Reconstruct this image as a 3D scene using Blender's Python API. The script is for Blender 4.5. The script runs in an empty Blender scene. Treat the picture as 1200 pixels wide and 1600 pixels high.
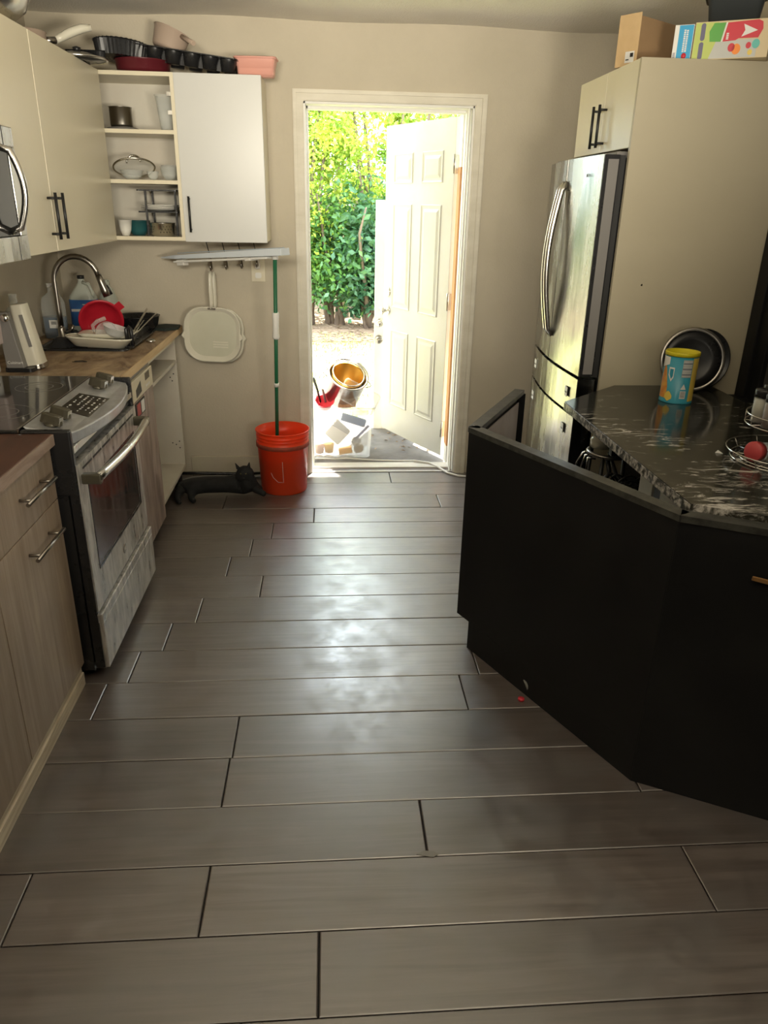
import bpy, bmesh, math, random
from mathutils import Matrix, Vector
random.seed(7)
C = bpy.context.scene.collection
S = bpy.context.scene
PI = math.pi
# ------------------------------------------------------------------ camera
cam_d = bpy.data.cameras.new('camera'); cam = bpy.data.objects.new('camera', cam_d); C.objects.link(cam)
fw = Vector((0.07125962, 0.92040491, -0.38441757)); rt = Vector((0.99741482, -0.06932965, 0.01889626)); up = Vector((0.00925933, 0.38477033, 0.92296590))
M = Matrix.Identity(4)
for i in range(3):
    M[i][0] = rt[i]; M[i][1] = up[i]; M[i][2] = -fw[i]
M[2][3] = 1.57755
cam.matrix_world = M
cam_d.sensor_fit = 'VERTICAL'; cam_d.sensor_height = 36.0; cam_d.lens = 36.0 * 1155.96 / 1600.0
cam_d.clip_start = 0.02; cam_d.clip_end = 200
S.camera = cam
# ------------------------------------------------------------------ world, sun, lights, exposure
w = bpy.data.worlds.new('sky'); S.world = w; w.use_nodes = True
bg = w.node_tree.nodes['Background']; bg.inputs[0].default_value = (0.80, 0.90, 1.0, 1); bg.inputs[1].default_value = 6.2
sd = bpy.data.lights.new('sun', 'SUN'); sd.energy = 24.0; sd.color = (1.0, 0.95, 0.85); sd.angle = 0.012
sun = bpy.data.objects.new('sun', sd); C.objects.link(sun)
sun.rotation_euler = Vector((0.388, 0.93, 2.04)).to_track_quat('Z', 'Y').to_euler()
def area(name, loc, aim, sx, sy, e, col):
    d = bpy.data.lights.new(name, 'AREA'); d.shape = 'RECTANGLE'; d.size = sx; d.size_y = sy; d.energy = e; d.color = col
    o = bpy.data.objects.new(name, d); C.objects.link(o); o.location = loc
    o.rotation_euler = (Vector(aim) - Vector(loc)).to_track_quat('-Z', 'Y').to_euler()
area('rear_uplight', (0.95, -0.5, 1.30), (0.2, 0.85, 2.45), 0.7, 0.4, 30, (1.0, 0.91, 0.74)); bpy.data.lights['rear_uplight'].spread = 1.9  # unseen stand-in for indoor light, aimed up to brighten the ceiling
area('ceiling_fill', (-0.25, 0.25, 1.92), (0.1, 4.2, 2.38), 0.9, 0.3, 8, (1.0, 0.92, 0.76)); bpy.data.lights['ceiling_fill'].spread = 1.25  # added fill with no fixture, lifts the ceiling and upper back wall
S.view_settings.view_transform = 'Standard'; S.view_settings.look = 'None'; S.view_settings.gamma = 1
S.view_settings.use_curve_mapping = False; S.view_settings.exposure = 0.90
# ------------------------------------------------------------------ materials
def _new(name):
    m = bpy.data.materials.new(name); m.use_nodes = True
    return m, m.node_tree, m.node_tree.nodes['Principled BSDF']
def setp(b, **k):
    for n, v in k.items():
        n = n.replace('_', ' ')
        if n in b.inputs: b.inputs[n].default_value = v
def rgba(c): return (c[0], c[1], c[2], 1)
def mat(name, c, rough=0.5, metal=0.0, c2=None, sc=(6, 6, 6), amt=(0.35, 0.65), bump=0.0, bsc=60, rvar=0.0, trans=0.0, ior=1.45, coat=0.0, detail=6, spec=0.5, rand=0.0):
    m, nt, b = _new(name); N, L = nt.nodes, nt.links
    setp(b, Base_Color=rgba(c), Roughness=rough, Metallic=metal, IOR=ior, Transmission_Weight=trans, Coat_Weight=coat, Specular_IOR_Level=spec)
    tc = N.new('ShaderNodeTexCoord'); src = tc.outputs['Object']
    mp = N.new('ShaderNodeMapping'); mp.inputs['Scale'].default_value = sc; L.new(src, mp.inputs[0])
    oi = N.new('ShaderNodeObjectInfo')
    ad = N.new('ShaderNodeVectorMath'); ad.operation = 'SCALE'; ad.inputs[3].default_value = 37.0
    cb = N.new('ShaderNodeCombineXYZ'); L.new(oi.outputs['Random'], cb.inputs[0]); L.new(oi.outputs['Random'], cb.inputs[1]); L.new(cb.outputs[0], ad.inputs[0])
    va = N.new('ShaderNodeVectorMath'); L.new(mp.outputs[0], va.inputs[0]); L.new(ad.outputs[0], va.inputs[1])
    nz = N.new('ShaderNodeTexNoise'); nz.inputs['Scale'].default_value = 1; nz.inputs['Detail'].default_value = detail; nz.inputs['Roughness'].default_value = 0.6
    L.new(va.outputs[0], nz.inputs['Vector'])
    if c2 is not None:
        r = N.new('ShaderNodeValToRGB'); r.color_ramp.elements[0].position = amt[0]; r.color_ramp.elements[1].position = amt[1]
        r.color_ramp.elements[0].color = rgba(c); r.color_ramp.elements[1].color = rgba(c2)
        L.new(nz.outputs['Fac'], r.inputs[0]); out = r.outputs[0]
        if rand > 0:
            hs = N.new('ShaderNodeHueSaturation'); mr = N.new('ShaderNodeMapRange'); mr.inputs[3].default_value = 1 - rand; mr.inputs[4].default_value = 1 + rand
            L.new(oi.outputs['Random'], mr.inputs[0]); L.new(mr.outputs[0], hs.inputs['Value']); L.new(out, hs.inputs['Color']); out = hs.outputs[0]
        L.new(out, b.inputs['Base Color'])
    if rvar > 0:
        mr = N.new('ShaderNodeMapRange'); mr.inputs[1].default_value = 0.3; mr.inputs[2].default_value = 0.7
        mr.inputs[3].default_value = max(0.03, rough - rvar); mr.inputs[4].default_value = min(1, rough + rvar)
        L.new(nz.outputs['Fac'], mr.inputs[0]); L.new(mr.outputs[0], b.inputs['Roughness'])
    if bump > 0:
        n2 = N.new('ShaderNodeTexNoise'); n2.inputs['Scale'].default_value = bsc; n2.inputs['Detail'].default_value = 4; L.new(src, n2.inputs['Vector'])
        bp = N.new('ShaderNodeBump'); bp.inputs['Strength'].default_value = bump; bp.inputs['Distance'].default_value = 0.004
        L.new(n2.outputs['Fac'], bp.inputs['Height']); L.new(bp.outputs[0], b.inputs['Normal'])
    return m
def wood(name, ca, cb_, grain=(1.2, 28, 28), rough=0.4, rand=0.12, bump=0.06, smudge=0.0, spec=0.5, cc=None):
    m, nt, b = _new(name); N, L = nt.nodes, nt.links
    setp(b, Roughness=rough, Specular_IOR_Level=spec)
    tc = N.new('ShaderNodeTexCoord'); oi = N.new('ShaderNodeObjectInfo')
    sc = N.new('ShaderNodeVectorMath'); sc.operation = 'SCALE'; sc.inputs[3].default_value = 53
    cx = N.new('ShaderNodeCombineXYZ'); L.new(oi.outputs['Random'], cx.inputs[0]); L.new(oi.outputs['Random'], cx.inputs[2]); L.new(cx.outputs[0], sc.inputs[0])
    ad = N.new('ShaderNodeVectorMath'); L.new(tc.outputs['Object'], ad.inputs[0]); L.new(sc.outputs[0], ad.inputs[1])
    mp = N.new('ShaderNodeMapping'); mp.inputs['Scale'].default_value = grain; L.new(ad.outputs[0], mp.inputs[0])
    n1 = N.new('ShaderNodeTexNoise'); n1.inputs['Scale'].default_value = 1; n1.inputs['Detail'].default_value = 9; n1.inputs['Roughness'].default_value = 0.65; n1.inputs['Distortion'].default_value = 1.2; L.new(mp.outputs[0], n1.inputs['Vector'])
    n3 = N.new('ShaderNodeTexNoise'); n3.inputs['Scale'].default_value = 5; n3.inputs['Detail'].default_value = 5; L.new(ad.outputs[0], n3.inputs['Vector'])
    r = N.new('ShaderNodeValToRGB'); r.color_ramp.elements[0].position = 0.33; r.color_ramp.elements[1].position = 0.68
    r.color_ramp.elements[0].color = rgba(ca); r.color_ramp.elements[1].color = rgba(cb_); L.new(n1.outputs['Fac'], r.inputs[0]); out = r.outputs[0]
    mx = N.new('ShaderNodeMix'); mx.data_type = 'RGBA'; mx.blend_type = 'MIX'
    r3 = N.new('ShaderNodeMapRange'); r3.inputs[1].default_value = 0.45; r3.inputs[2].default_value = 0.7; r3.inputs[4].default_value = 0.75
    L.new(n3.outputs['Fac'], r3.inputs[0]); L.new(r3.outputs[0], mx.inputs[0]); L.new(out, mx.inputs[6]); mx.inputs[7].default_value = rgba(cc or ca); out = mx.outputs[2]
    hs = N.new('ShaderNodeHueSaturation'); mr = N.new('ShaderNodeMapRange'); mr.inputs[3].default_value = 1 - rand; mr.inputs[4].default_value = 1 + rand
    L.new(oi.outputs['Random'], mr.inputs[0]); L.new(mr.outputs[0], hs.inputs['Value']); L.new(out, hs.inputs['Color']); L.new(hs.outputs[0], b.inputs['Base Color'])
    if smudge > 0:
        n2 = N.new('ShaderNodeTexNoise'); n2.inputs['Scale'].default_value = 9; n2.inputs['Detail'].default_value = 9; n2.inputs['Roughness'].default_value = .7; L.new(tc.outputs['Object'], n2.inputs['Vector'])
        m2 = N.new('ShaderNodeMapRange'); m2.inputs[1].default_value = 0.35; m2.inputs[2].default_value = 0.65; m2.inputs[3].default_value = rough - smudge; m2.inputs[4].default_value = rough + smudge
        L.new(n2.outputs['Fac'], m2.inputs[0]); L.new(m2.outputs[0], b.inputs['Roughness'])
    bp = N.new('ShaderNodeBump'); bp.inputs['Strength'].default_value = bump; bp.inputs['Distance'].default_value = 0.003; L.new(n1.outputs['Fac'], bp.inputs['Height']); L.new(bp.outputs[0], b.inputs['Normal'])
    return m
def clear(name, col, alpha_mix=0.75, rough=0.05):
    m = bpy.data.materials.new(name); m.use_nodes = True; N, L = m.node_tree.nodes, m.node_tree.links; N.clear()
    o = N.new('ShaderNodeOutputMaterial'); t = N.new('ShaderNodeBsdfTransparent'); p = N.new('ShaderNodeBsdfPrincipled'); x = N.new('ShaderNodeMixShader')
    p.inputs['Base Color'].default_value = rgba(col); p.inputs['Roughness'].default_value = rough
    fr = N.new('ShaderNodeLayerWeight'); fr.inputs[0].default_value = 0.35
    mr = N.new('ShaderNodeMapRange'); mr.inputs[3].default_value = 1 - alpha_mix; mr.inputs[4].default_value = 0.85
    mr.inputs[4].default_value = .30 + .9 * (1 - alpha_mix); L.new(fr.outputs['Facing'], mr.inputs[0]); L.new(mr.outputs[0], x.inputs[0]); L.new(t.outputs[0], x.inputs[1]); L.new(p.outputs[0], x.inputs[2]); L.new(x.outputs[0], o.inputs[0])
    return m
def leafmat(name, c, c2):
    m = bpy.data.materials.new(name); m.use_nodes = True; N, L = m.node_tree.nodes, m.node_tree.links; N.clear()
    o = N.new('ShaderNodeOutputMaterial'); d = N.new('ShaderNodeBsdfPrincipled'); t = N.new('ShaderNodeBsdfTranslucent'); x = N.new('ShaderNodeMixShader'); x.inputs[0].default_value = 0.45
    d.inputs['Roughness'].default_value = 0.38
    tc = N.new('ShaderNodeTexCoord'); n = N.new('ShaderNodeTexNoise'); n.inputs['Scale'].default_value = 2.3; n.inputs['Detail'].default_value = 5; L.new(tc.outputs['Object'], n.inputs['Vector'])
    r = N.new('ShaderNodeValToRGB'); r.color_ramp.elements[0].position = 0.38; r.color_ramp.elements[1].position = 0.62; r.color_ramp.elements[0].color = rgba(c); r.color_ramp.elements[1].color = rgba(c2)
    L.new(n.outputs['Fac'], r.inputs[0]); L.new(r.outputs[0], d.inputs['Base Color']); L.new(r.outputs[0], t.inputs[0])
    L.new(d.outputs[0], x.inputs[1]); L.new(t.outputs[0], x.inputs[2]); L.new(x.outputs[0], o.inputs[0])
    return m
m_wall = mat('wall_paint', (0.48, 0.43, 0.335), 0.75, c2=(0.53, 0.475, 0.375), sc=(2, 2, 2), bump=0.25, bsc=90)
m_wallp = mat('wall_patch_paint', (0.52, 0.48, 0.36), 0.8, c2=(0.47, 0.41, 0.33), sc=(3, 3, 3), bump=0.2, bsc=90)
m_ceil = mat('ceiling_plaster', (0.76, 0.72, 0.64), 0.9, c2=(0.81, 0.77, 0.69), sc=(2, 2, 2), bump=1.0, bsc=120)
m_plank = wood('plank_tile', (0.055, 0.040, 0.035), (0.125, 0.100, 0.090), (1.6, 30, 30), rough=0.37, rand=0.16, bump=0.07, smudge=0.08, spec=1.0, cc=(0.082, 0.073, 0.072))
m_plank.node_tree.nodes['Principled BSDF'].inputs['IOR'].default_value = 1.9
m_grout = mat('dark_grout', (0.012, 0.010, 0.009), 0.9)
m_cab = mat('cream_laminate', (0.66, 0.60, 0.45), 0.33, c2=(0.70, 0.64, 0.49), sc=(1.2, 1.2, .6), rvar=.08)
m_cabg = mat('grey_white_laminate', (0.56, 0.56, 0.54), 0.3, c2=(0.575, 0.575, 0.555), sc=(1.2, 1.2, .6), rvar=.03)
m_cabi = mat('cabinet_inside', (0.60, 0.57, 0.49), 0.5, c2=(0.55, 0.50, 0.42), sc=(4, 4, 4))
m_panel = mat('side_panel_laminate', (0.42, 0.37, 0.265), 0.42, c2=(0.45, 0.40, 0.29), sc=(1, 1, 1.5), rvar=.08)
m_oak = wood('grey_oak_laminate', (0.21, 0.155, 0.11), (0.36, 0.285, 0.215), (22, 22, 1.3), rough=0.42, rand=0.05, bump=0.03, cc=(0.25, 0.19, 0.14))
m_pine = mat('pale_raw_trim', (0.62, 0.55, 0.43), 0.7, c2=(0.42, 0.35, 0.26), sc=(30, 5, 90))
m_butch = wood('worn_butcher_block', (0.11, 0.055, 0.03), (0.52, 0.39, 0.24), (10, 4, 9), rough=0.5, rand=0.0, bump=0.08, smudge=.12, cc=(0.24, 0.15, 0.09))
m_butche = wood('butcher_block_edge', (0.50, 0.33, 0.16), (0.72, 0.54, 0.32), (6, 2, 30), rough=0.55, rand=0, cc=(0.62, .44, .24))
m_waln = wood('walnut_block', (0.045, 0.018, 0.012), (0.12, 0.055, 0.036), (8, 2.5, 8), rough=0.4, rand=0.0, cc=(0.07, .03, .02))
m_walne = wood('worn_block_edge', (0.22, 0.15, 0.115), (0.42, 0.33, 0.27), (6, 2.5, 20), rough=0.6, rand=0, cc=(0.32, .25, .2))
m_black = mat('black_paint', (0.006, 0.006, 0.0065), 0.5, c2=(0.010, 0.010, 0.010), sc=(5, 5, 5), rvar=.06, spec=.3)
m_blackm = mat('black_metal', (0.018, 0.018, 0.018), 0.35, metal=0.3)
m_blackedge = mat('worn_black_edge', (0.020, 0.020, 0.018), 0.35, c2=(0.06, 0.06, 0.052), sc=(30, 30, 30))
m_bplas = mat('black_plastic', (0.015, 0.015, 0.016), 0.28, rvar=0.05)
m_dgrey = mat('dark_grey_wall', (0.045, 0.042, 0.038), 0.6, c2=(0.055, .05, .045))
m_steel = mat('smudged_steel', (0.50, 0.49, 0.47), 0.30, metal=1.0, c2=(0.66, 0.65, 0.63), sc=(14, 14, 3), rvar=0.14, bump=0.05, bsc=40)
m_fridge = mat('dark_smudged_steel', (0.20, 0.195, 0.18), 0.24, metal=1.0, c2=(0.34, 0.33, 0.30), sc=(9, 9, 2.2), rvar=0.12, bump=0.12, bsc=16)
m_oven = mat('streaked_oven_steel', (0.34, 0.33, 0.31), 0.36, metal=0.55, c2=(0.62, 0.60, 0.57), sc=(60, 34, 9), amt=(.42, .6), rvar=0.12)
m_ctrl = mat('wiped_steel', (0.46, 0.47, 0.49), 0.38, metal=0.7, c2=(0.64, 0.66, 0.69), sc=(30, 12, 12), rvar=.1)
m_chrome = mat('brushed_metal', (0.62, 0.60, 0.56), 0.22, metal=1.0, rvar=.06)
m_nickel = mat('dark_nickel', (0.33, 0.31, 0.28), 0.28, metal=1.0)
m_bronze = mat('bronze_knob', (0.10, 0.09, 0.065), 0.35, metal=0.5)
m_glassb = mat('black_glass', (0.012, 0.012, 0.012), 0.10, c2=(0.035, .035, .033), sc=(7, 9, 7), amt=(.5, .75), rvar=.05, coat=.3)
m_oveng = mat('oven_window_glass', (0.035, 0.030, 0.028), 0.10, c2=(0.09, 0.075, 0.07), sc=(30, 30, 3), rvar=.06)
m_granite = None
m_white = mat('white_paint', (0.78, 0.77, 0.73), 0.45, c2=(0.72, 0.71, 0.66), sc=(3, 3, 3))
m_door = mat('door_paint', (0.52, 0.52, 0.49), 0.38, c2=(0.47, 0.47, 0.42), sc=(2, 2, 2), bump=.1, bsc=50)
m_casing = mat('old_casing_paint', (0.60, 0.56, 0.46), 0.5, c2=(0.68, 0.64, 0.54), sc=(4, 4, 12), bump=.3, bsc=40)
m_rawwood = mat('raw_orange_wood', (0.60, 0.30, 0.12), 0.7, c2=(0.5, 0.24, 0.1), sc=(9, 9, 2))
m_thresh = mat('threshold_metal', (0.55, 0.52, 0.47), 0.4, c2=(0.66, .63, .58), sc=(8, 20, 8))
m_conc = mat('patio_concrete', (0.12, 0.11, 0.10), 0.85, c2=(0.18, 0.165, 0.15), sc=(6, 6, 6), bump=.5, bsc=50)
m_lawn = mat('lawn_soil', (0.33, 0.36, 0.13), 0.9, c2=(0.45, 0.42, 0.22), sc=(2, 2, 2), bump=.6, bsc=30)
m_litter = mat('leaf_litter', (0.20, 0.13, 0.08), 0.9, c2=(0.36, 0.26, 0.17), sc=(14, 14, 14), bump=.8, bsc=30)
m_leafA = leafmat('leaf_yellow_green', (0.17, 0.30, 0.03), (0.42, 0.50, 0.06))
m_leafB = leafmat('leaf_green', (0.05, 0.15, 0.035), (0.13, 0.28, 0.06))
m_leafC = leafmat('leaf_blue_green', (0.035, 0.11, 0.05), (0.10, 0.22, 0.10))
m_bark = mat('bark', (0.10, 0.07, 0.05), 0.9, c2=(0.19, 0.14, 0.10), sc=(20, 20, 4), bump=.6, bsc=30)
m_fence = mat('weathered_fence_board', (0.25, 0.20, 0.15), 0.85, c2=(0.34, 0.29, 0.22), sc=(12, 12, 2), rand=.2)
m_grass = leafmat('grass_blade', (0.25, 0.38, 0.06), (0.48, 0.50, 0.14))
m_orange = mat('orange_plastic', (1.0, 0.095, 0.026), 0.32, c2=(1.0, 0.080, 0.022), sc=(3, 3, 3), spec=.5)
m_orange.node_tree.nodes['Principled BSDF'].inputs['Subsurface Weight'].default_value = 0.35
m_orange.node_tree.nodes['Principled BSDF'].inputs['Subsurface Radius'].default_value = (0.3, 0.05, 0.02)
_nt = m_orange.node_tree; _tr = _nt.nodes.new('ShaderNodeBsdfTranslucent'); _tr.inputs[0].default_value = (1.0, .14, .04, 1); _mx = _nt.nodes.new('ShaderNodeMixShader'); _mx.inputs[0].default_value = 0.30
_nt.links.new(_nt.nodes['Principled BSDF'].outputs[0], _mx.inputs[1]); _nt.links.new(_tr.outputs[0], _mx.inputs[2]); _nt.links.new(_mx.outputs[0], _nt.nodes['Material Output'].inputs[0])
m_dirt = mat('grime_ring', (0.20, 0.045, 0.025), 0.7, c2=(0.38, .06, .03), sc=(30, 30, 30))
m_water = mat('dirty_mop_water', (0.10, 0.012, 0.008), 0.1)
m_green = mat('green_pole', (0.015, 0.12, 0.055), 0.35)
m_mopw = mat('mop_head_plastic', (0.58, 0.63, 0.68), 0.35)
m_fur = mat('black_fur', (0.006, 0.0065, 0.007), 0.75, c2=(0.012, .0125, .0135), sc=(30, 30, 30), bump=.5, bsc=300)
m_fur.node_tree.nodes['Principled BSDF'].inputs['Sheen Weight'].default_value = 0.03
m_pink = mat('pink_enamel', (0.66, 0.33, 0.27), 0.35)
m_peach = mat('beige_pan_enamel', (0.44, 0.34, 0.27), 0.4)
m_cream = mat('cream_enamel', (0.68, 0.65, 0.54), 0.30, coat=.3)
m_creamin = mat('cream_pan_inside', (0.54, 0.53, 0.42), 0.28, c2=(0.58, .57, .46))
m_maroon = mat('maroon_enamel', (0.10, 0.012, 0.018), 0.3)
m_red = mat('red_plastic', (0.45, 0.015, 0.03), 0.28)
m_redcap = mat('dull_red_cap', (0.42, 0.05, 0.055), 0.4)
m_glass = clear('clear_glass', (0.82, 0.86, 0.84), 0.82)
m_clearp = clear('cloudy_plastic', (0.86, 0.88, 0.90), 0.66, 0.25)
m_milk = clear('milky_plastic', (0.62, 0.66, 0.58), 0.30, 0.3)
m_blue = mat('blue_liquid', (0.008, 0.06, 0.14), 0.15)
m_bluel = mat('blue_label', (0.035, 0.11, 0.36), 0.35, c2=(0.05, .18, .45), sc=(20, 20, 20))
m_teal = mat('teal_can_print', (0.035, 0.27, 0.38), 0.25, c2=(0.05, .33, .44), sc=(9, 9, 9))
m_yellow = mat('yellow_lid_plastic', (0.62, 0.53, 0.02), 0.3)
m_card = mat('brown_cardboard', (0.30, 0.19, 0.10), 0.8, c2=(0.34, .22, .12))
m_cardl = mat('tan_cardboard_tape', (0.55, 0.38, 0.20), 0.45, c2=(0.62, .44, .24), sc=(9, 9, 9), bump=.6, bsc=25)
m_paper = mat('white_print', (0.74, 0.73, 0.70), 0.5)
m_grey = mat('mid_grey', (0.20, 0.19, 0.18), 0.5)
def col(name, c, r=0.45): return mat(name, c, r)
m_pred = col('print_red', (0.58, 0.03, 0.05)); m_pgreen = col('print_green', (0.10, 0.36, 0.06)); m_plime = col('print_lime', (0.48, 0.56, 0.14))
m_pblue = col('print_blue', (0.03, 0.34, 0.62)); m_ptan = col('print_tan', (0.62, 0.50, 0.30)); m_pgrey = col('print_slate', (0.13, 0.12, 0.20))
m_porange = col('print_orange', (0.85, 0.25, 0.03)); m_pteal = col('print_teal', (0.12, 0.48, 0.42)); m_pbrown = mat('print_tea', (0.55, 0.16, 0.03), .3, c2=(0.75, .40, .08), sc=(25, 25, 25)); m_pyel = col('print_lemon', (0.75, 0.55, 0.10))
m_blk = col('print_black', (0.02, 0.02, 0.02))
m_gold = mat('golden_inside', (0.55, 0.30, 0.05), 0.3, metal=0.6)
m_rice = col('spice_grey', (0.36, 0.34, 0.28)); m_spice = col('spice_brown', (0.10, 0.045, 0.03))
m_foamc = col('white_foam', (0.85, 0.84, 0.80), .7)
m_cable = col('white_cable', (0.66, 0.64, 0.60), .4)
def granite():
    m, nt, b = _new('black_stone_veined'); N, L = nt.nodes, nt.links
    setp(b, Roughness=0.13, Specular_IOR_Level=0.6)
    tc = N.new('ShaderNodeTexCoord'); mp = N.new('ShaderNodeMapping'); mp.inputs['Rotation'].default_value = (0, 0, 0.5); mp.inputs['Scale'].default_value = (9, 26, 20); L.new(tc.outputs['Object'], mp.inputs[0])
    n = N.new('ShaderNodeTexNoise'); n.inputs['Scale'].default_value = 1; n.inputs['Detail'].default_value = 10; n.inputs['Roughness'].default_value = 0.72; n.inputs['Distortion'].default_value = 1.4; L.new(mp.outputs[0], n.inputs['Vector'])
    n2 = N.new('ShaderNodeTexNoise'); n2.inputs['Scale'].default_value = 1.9; n2.inputs['Detail'].default_value = 3; L.new(tc.outputs['Object'], n2.inputs['Vector'])
    r = N.new('ShaderNodeValToRGB'); e = r.color_ramp.elements; e[0].position = 0.47; e[0].color = (0.016, 0.016, 0.013, 1); e[1].position = 0.68; e[1].color = (0.50, 0.47, 0.43, 1)
    x = r.color_ramp.elements.new(0.56); x.color = (0.05, 0.047, 0.037, 1)
    a = N.new('ShaderNodeMath'); a.operation = 'MULTIPLY_ADD'; a.inputs[1].default_value = 0.45; a.inputs[2].default_value = -0.20; L.new(n2.outputs['Fac'], a.inputs[0])
    sp = N.new('ShaderNodeSeparateXYZ'); L.new(tc.outputs['Object'], sp.inputs[0]); gy = N.new('ShaderNodeMath'); gy.operation = 'MULTIPLY_ADD'; gy.inputs[1].default_value = -0.10; gy.inputs[2].default_value = -0.03; L.new(sp.outputs[1], gy.inputs[0])
    s0 = N.new('ShaderNodeMath'); L.new(a.outputs[0], s0.inputs[0]); L.new(gy.outputs[0], s0.inputs[1]); a = s0
    s = N.new('ShaderNodeMath'); L.new(n.outputs['Fac'], s.inputs[0]); L.new(a.outputs[0], s.inputs[1]); L.new(s.outputs[0], r.inputs[0]); L.new(r.outputs[0], b.inputs['Base Color'])
    return m
m_granite = granite()
m_graniteedge = mat('chipped_stone_edge', (0.04, .04, .035), .35, c2=(0.50, 0.47, .43), sc=(55, 55, 55), amt=(.45, .6))
# ------------------------------------------------------------------ mesh helpers
WP = {}
class MB:
    def __init__(s): s.v = []; s.f = []; s.sm = []
    def add(s, v, f, smooth=False, mtx=None):
        n = len(s.v)
        s.v += [tuple(mtx @ Vector(p)) if mtx else tuple(p) for p in v]
        s.f += [tuple(n + i for i in q) for q in f]; s.sm += [smooth] * len(f); return s
    def box(s, x0, x1, y0, y1, z0, z1, mtx=None):
        v = [(x, y, z) for z in (z0, z1) for y in (y0, y1) for x in (x0, x1)]
        return s.add(v, [(0, 2, 3, 1), (4, 5, 7, 6), (0, 1, 5, 4), (2, 6, 7, 3), (0, 4, 6, 2), (1, 3, 7, 5)], mtx=mtx)
    def prism(s, pts, z0, z1, mtx=None, smooth=False, scale_top=1.0):
        n = len(pts); cx = sum(p[0] for p in pts) / n; cy = sum(p[1] for p in pts) / n
        ar = sum(pts[i][0] * pts[(i + 1) % n][1] - pts[(i + 1) % n][0] * pts[i][1] for i in range(n))
        if ar < 0: pts = pts[::-1]
        v = [(p[0], p[1], z0) for p in pts] + [(cx + (p[0] - cx) * scale_top, cy + (p[1] - cy) * scale_top, z1) for p in pts]
        s.add(v, [tuple(range(n - 1, -1, -1)), tuple(range(n, 2 * n))], mtx=mtx)
        return s.add(v, [(i, (i + 1) % n, n + (i + 1) % n, n + i) for i in range(n)], smooth, mtx)
    def lathe(s, prof, n=28, mtx=None, smooth=True, sx=1, sy=1, a0=0, a1=2 * PI):
        v = []; k = len(prof); full = abs(a1 - a0 - 2 * PI) < 1e-6; m = n if full else n + 1
        for i in range(m):
            a = a0 + (a1 - a0) * i / n
            for r, z in prof: v.append((r * math.cos(a) * sx, r * math.sin(a) * sy, z))
        f = []
        for i in range(n):
            j = (i + 1) % m
            for q in range(k - 1): f.append((i * k + q, j * k + q, j * k + q + 1, i * k + q + 1))
        return s.add(v, f, smooth, mtx)
    def tube(s, pts, r, n=8, closed=False, caps=True, flat=1.0):
        P = [Vector(p) for p in pts]; k = len(P); v = []; f = []; prev = None
        for i in range(k):
            if closed: t = P[(i + 1) % k] - P[i - 1]
            else: t = P[min(i + 1, k - 1)] - P[max(i - 1, 0)]
            t.normalize()
            if prev is None:
                u = t.orthogonal().normalized()
            else:
                u = prev - t * prev.dot(t)
                u = u.normalized() if u.length > 1e-6 else t.orthogonal().normalized()
            prev = u; w_ = t.cross(u); rr = r[i] if isinstance(r, (list, tuple)) else r
            for j in range(n):
                a = 2 * PI * j / n; v.append(tuple(P[i] + (u * math.cos(a) + w_ * math.sin(a) * flat) * rr))
        for i in range(k if closed else k - 1):
            i2 = (i + 1) % k
            for j in range(n): f.append((i * n + j, i * n + (j + 1) % n, i2 * n + (j + 1) % n, i2 * n + j))
        s.add(v, f, True)
        if caps and not closed: s.add(v[:n], [tuple(range(n - 1, -1, -1))]); s.add(v[-n:], [tuple(range(n))])
        return s
    def bar(s, a, b, wx, wz):
        a, b = Vector(a), Vector(b); t = (b - a).normalized(); u = t.cross(Vector((0, 0, 1)))
        u = u.normalized() if u.length > 1e-3 else Vector((1, 0, 0)); w_ = u.cross(t)
        v = []
        for p in (a, b):
            for i, j in ((-1, -1), (1, -1), (1, 1), (-1, 1)): v.append(tuple(p + u * i * wx / 2 + w_ * j * wz / 2))
        return s.add(v, [(3, 2, 1, 0), (4, 5, 6, 7), (0, 1, 5, 4), (1, 2, 6, 5), (2, 3, 7, 6), (3, 0, 4, 7)])
    def build(s, name, m, parent=None, loc=None, bevel=0.0, local=False, label=None, seg=2):
        # vertices in world space unless local; the origin goes to parent / loc / bottom centre
        if parent is not None: o0 = Vector((0, 0, 0)) if local else WP[parent.name]
        elif loc is not None: o0 = Vector(loc)
        else:
            xs = [p[0] for p in s.v]; ys = [p[1] for p in s.v]; zs = [p[2] for p in s.v]
            o0 = Vector(((min(xs) + max(xs)) / 2, (min(ys) + max(ys)) / 2, min(zs)))
        me = bpy.data.meshes.new(name); me.from_pydata([tuple(Vector(p) - o0) for p in s.v], [], s.f); me.materials.append(m)
        me.polygons.foreach_set('use_smooth', s.sm); me.update()
        if bevel or len(me.vertices) < 4000:
            bm = bmesh.new(); bm.from_mesh(me); bmesh.ops.remove_doubles(bm, verts=bm.verts, dist=1e-6) if any(s.sm) else None
            bmesh.ops.recalc_face_normals(bm, faces=bm.faces); bm.to_mesh(me); bm.free()
        o = bpy.data.objects.new(name, me); C.objects.link(o)
        if parent is not None: o.parent = parent; WP[o.name] = Vector(o0) if not local else Vector((0, 0, 0))
        else: o.location = o0; WP[o.name] = o0
        if bevel:
            b = o.modifiers.new('bevel', 'BEVEL'); b.width = bevel; b.segments = seg; b.limit_method = 'ANGLE'; b.angle_limit = 0.7
        if label: o['label'] = label
        return o
def tag(o, label, cat, group=None):
    o['label'] = label; o['category'] = cat
    if group: o['group'] = group
    return o
def thing(name, loc, label, cat, group=None, rot=None):
    o = bpy.data.objects.new(name, None); C.objects.link(o); o.location = loc; o.empty_display_size = 0.05
    if rot is not None: o.rotation_euler = rot
    WP[o.name] = Vector(loc); return tag(o, label, cat, group)
def struct(o): o['kind'] = 'structure'; return o
def T(*l): return Matrix.Translation(l)
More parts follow.
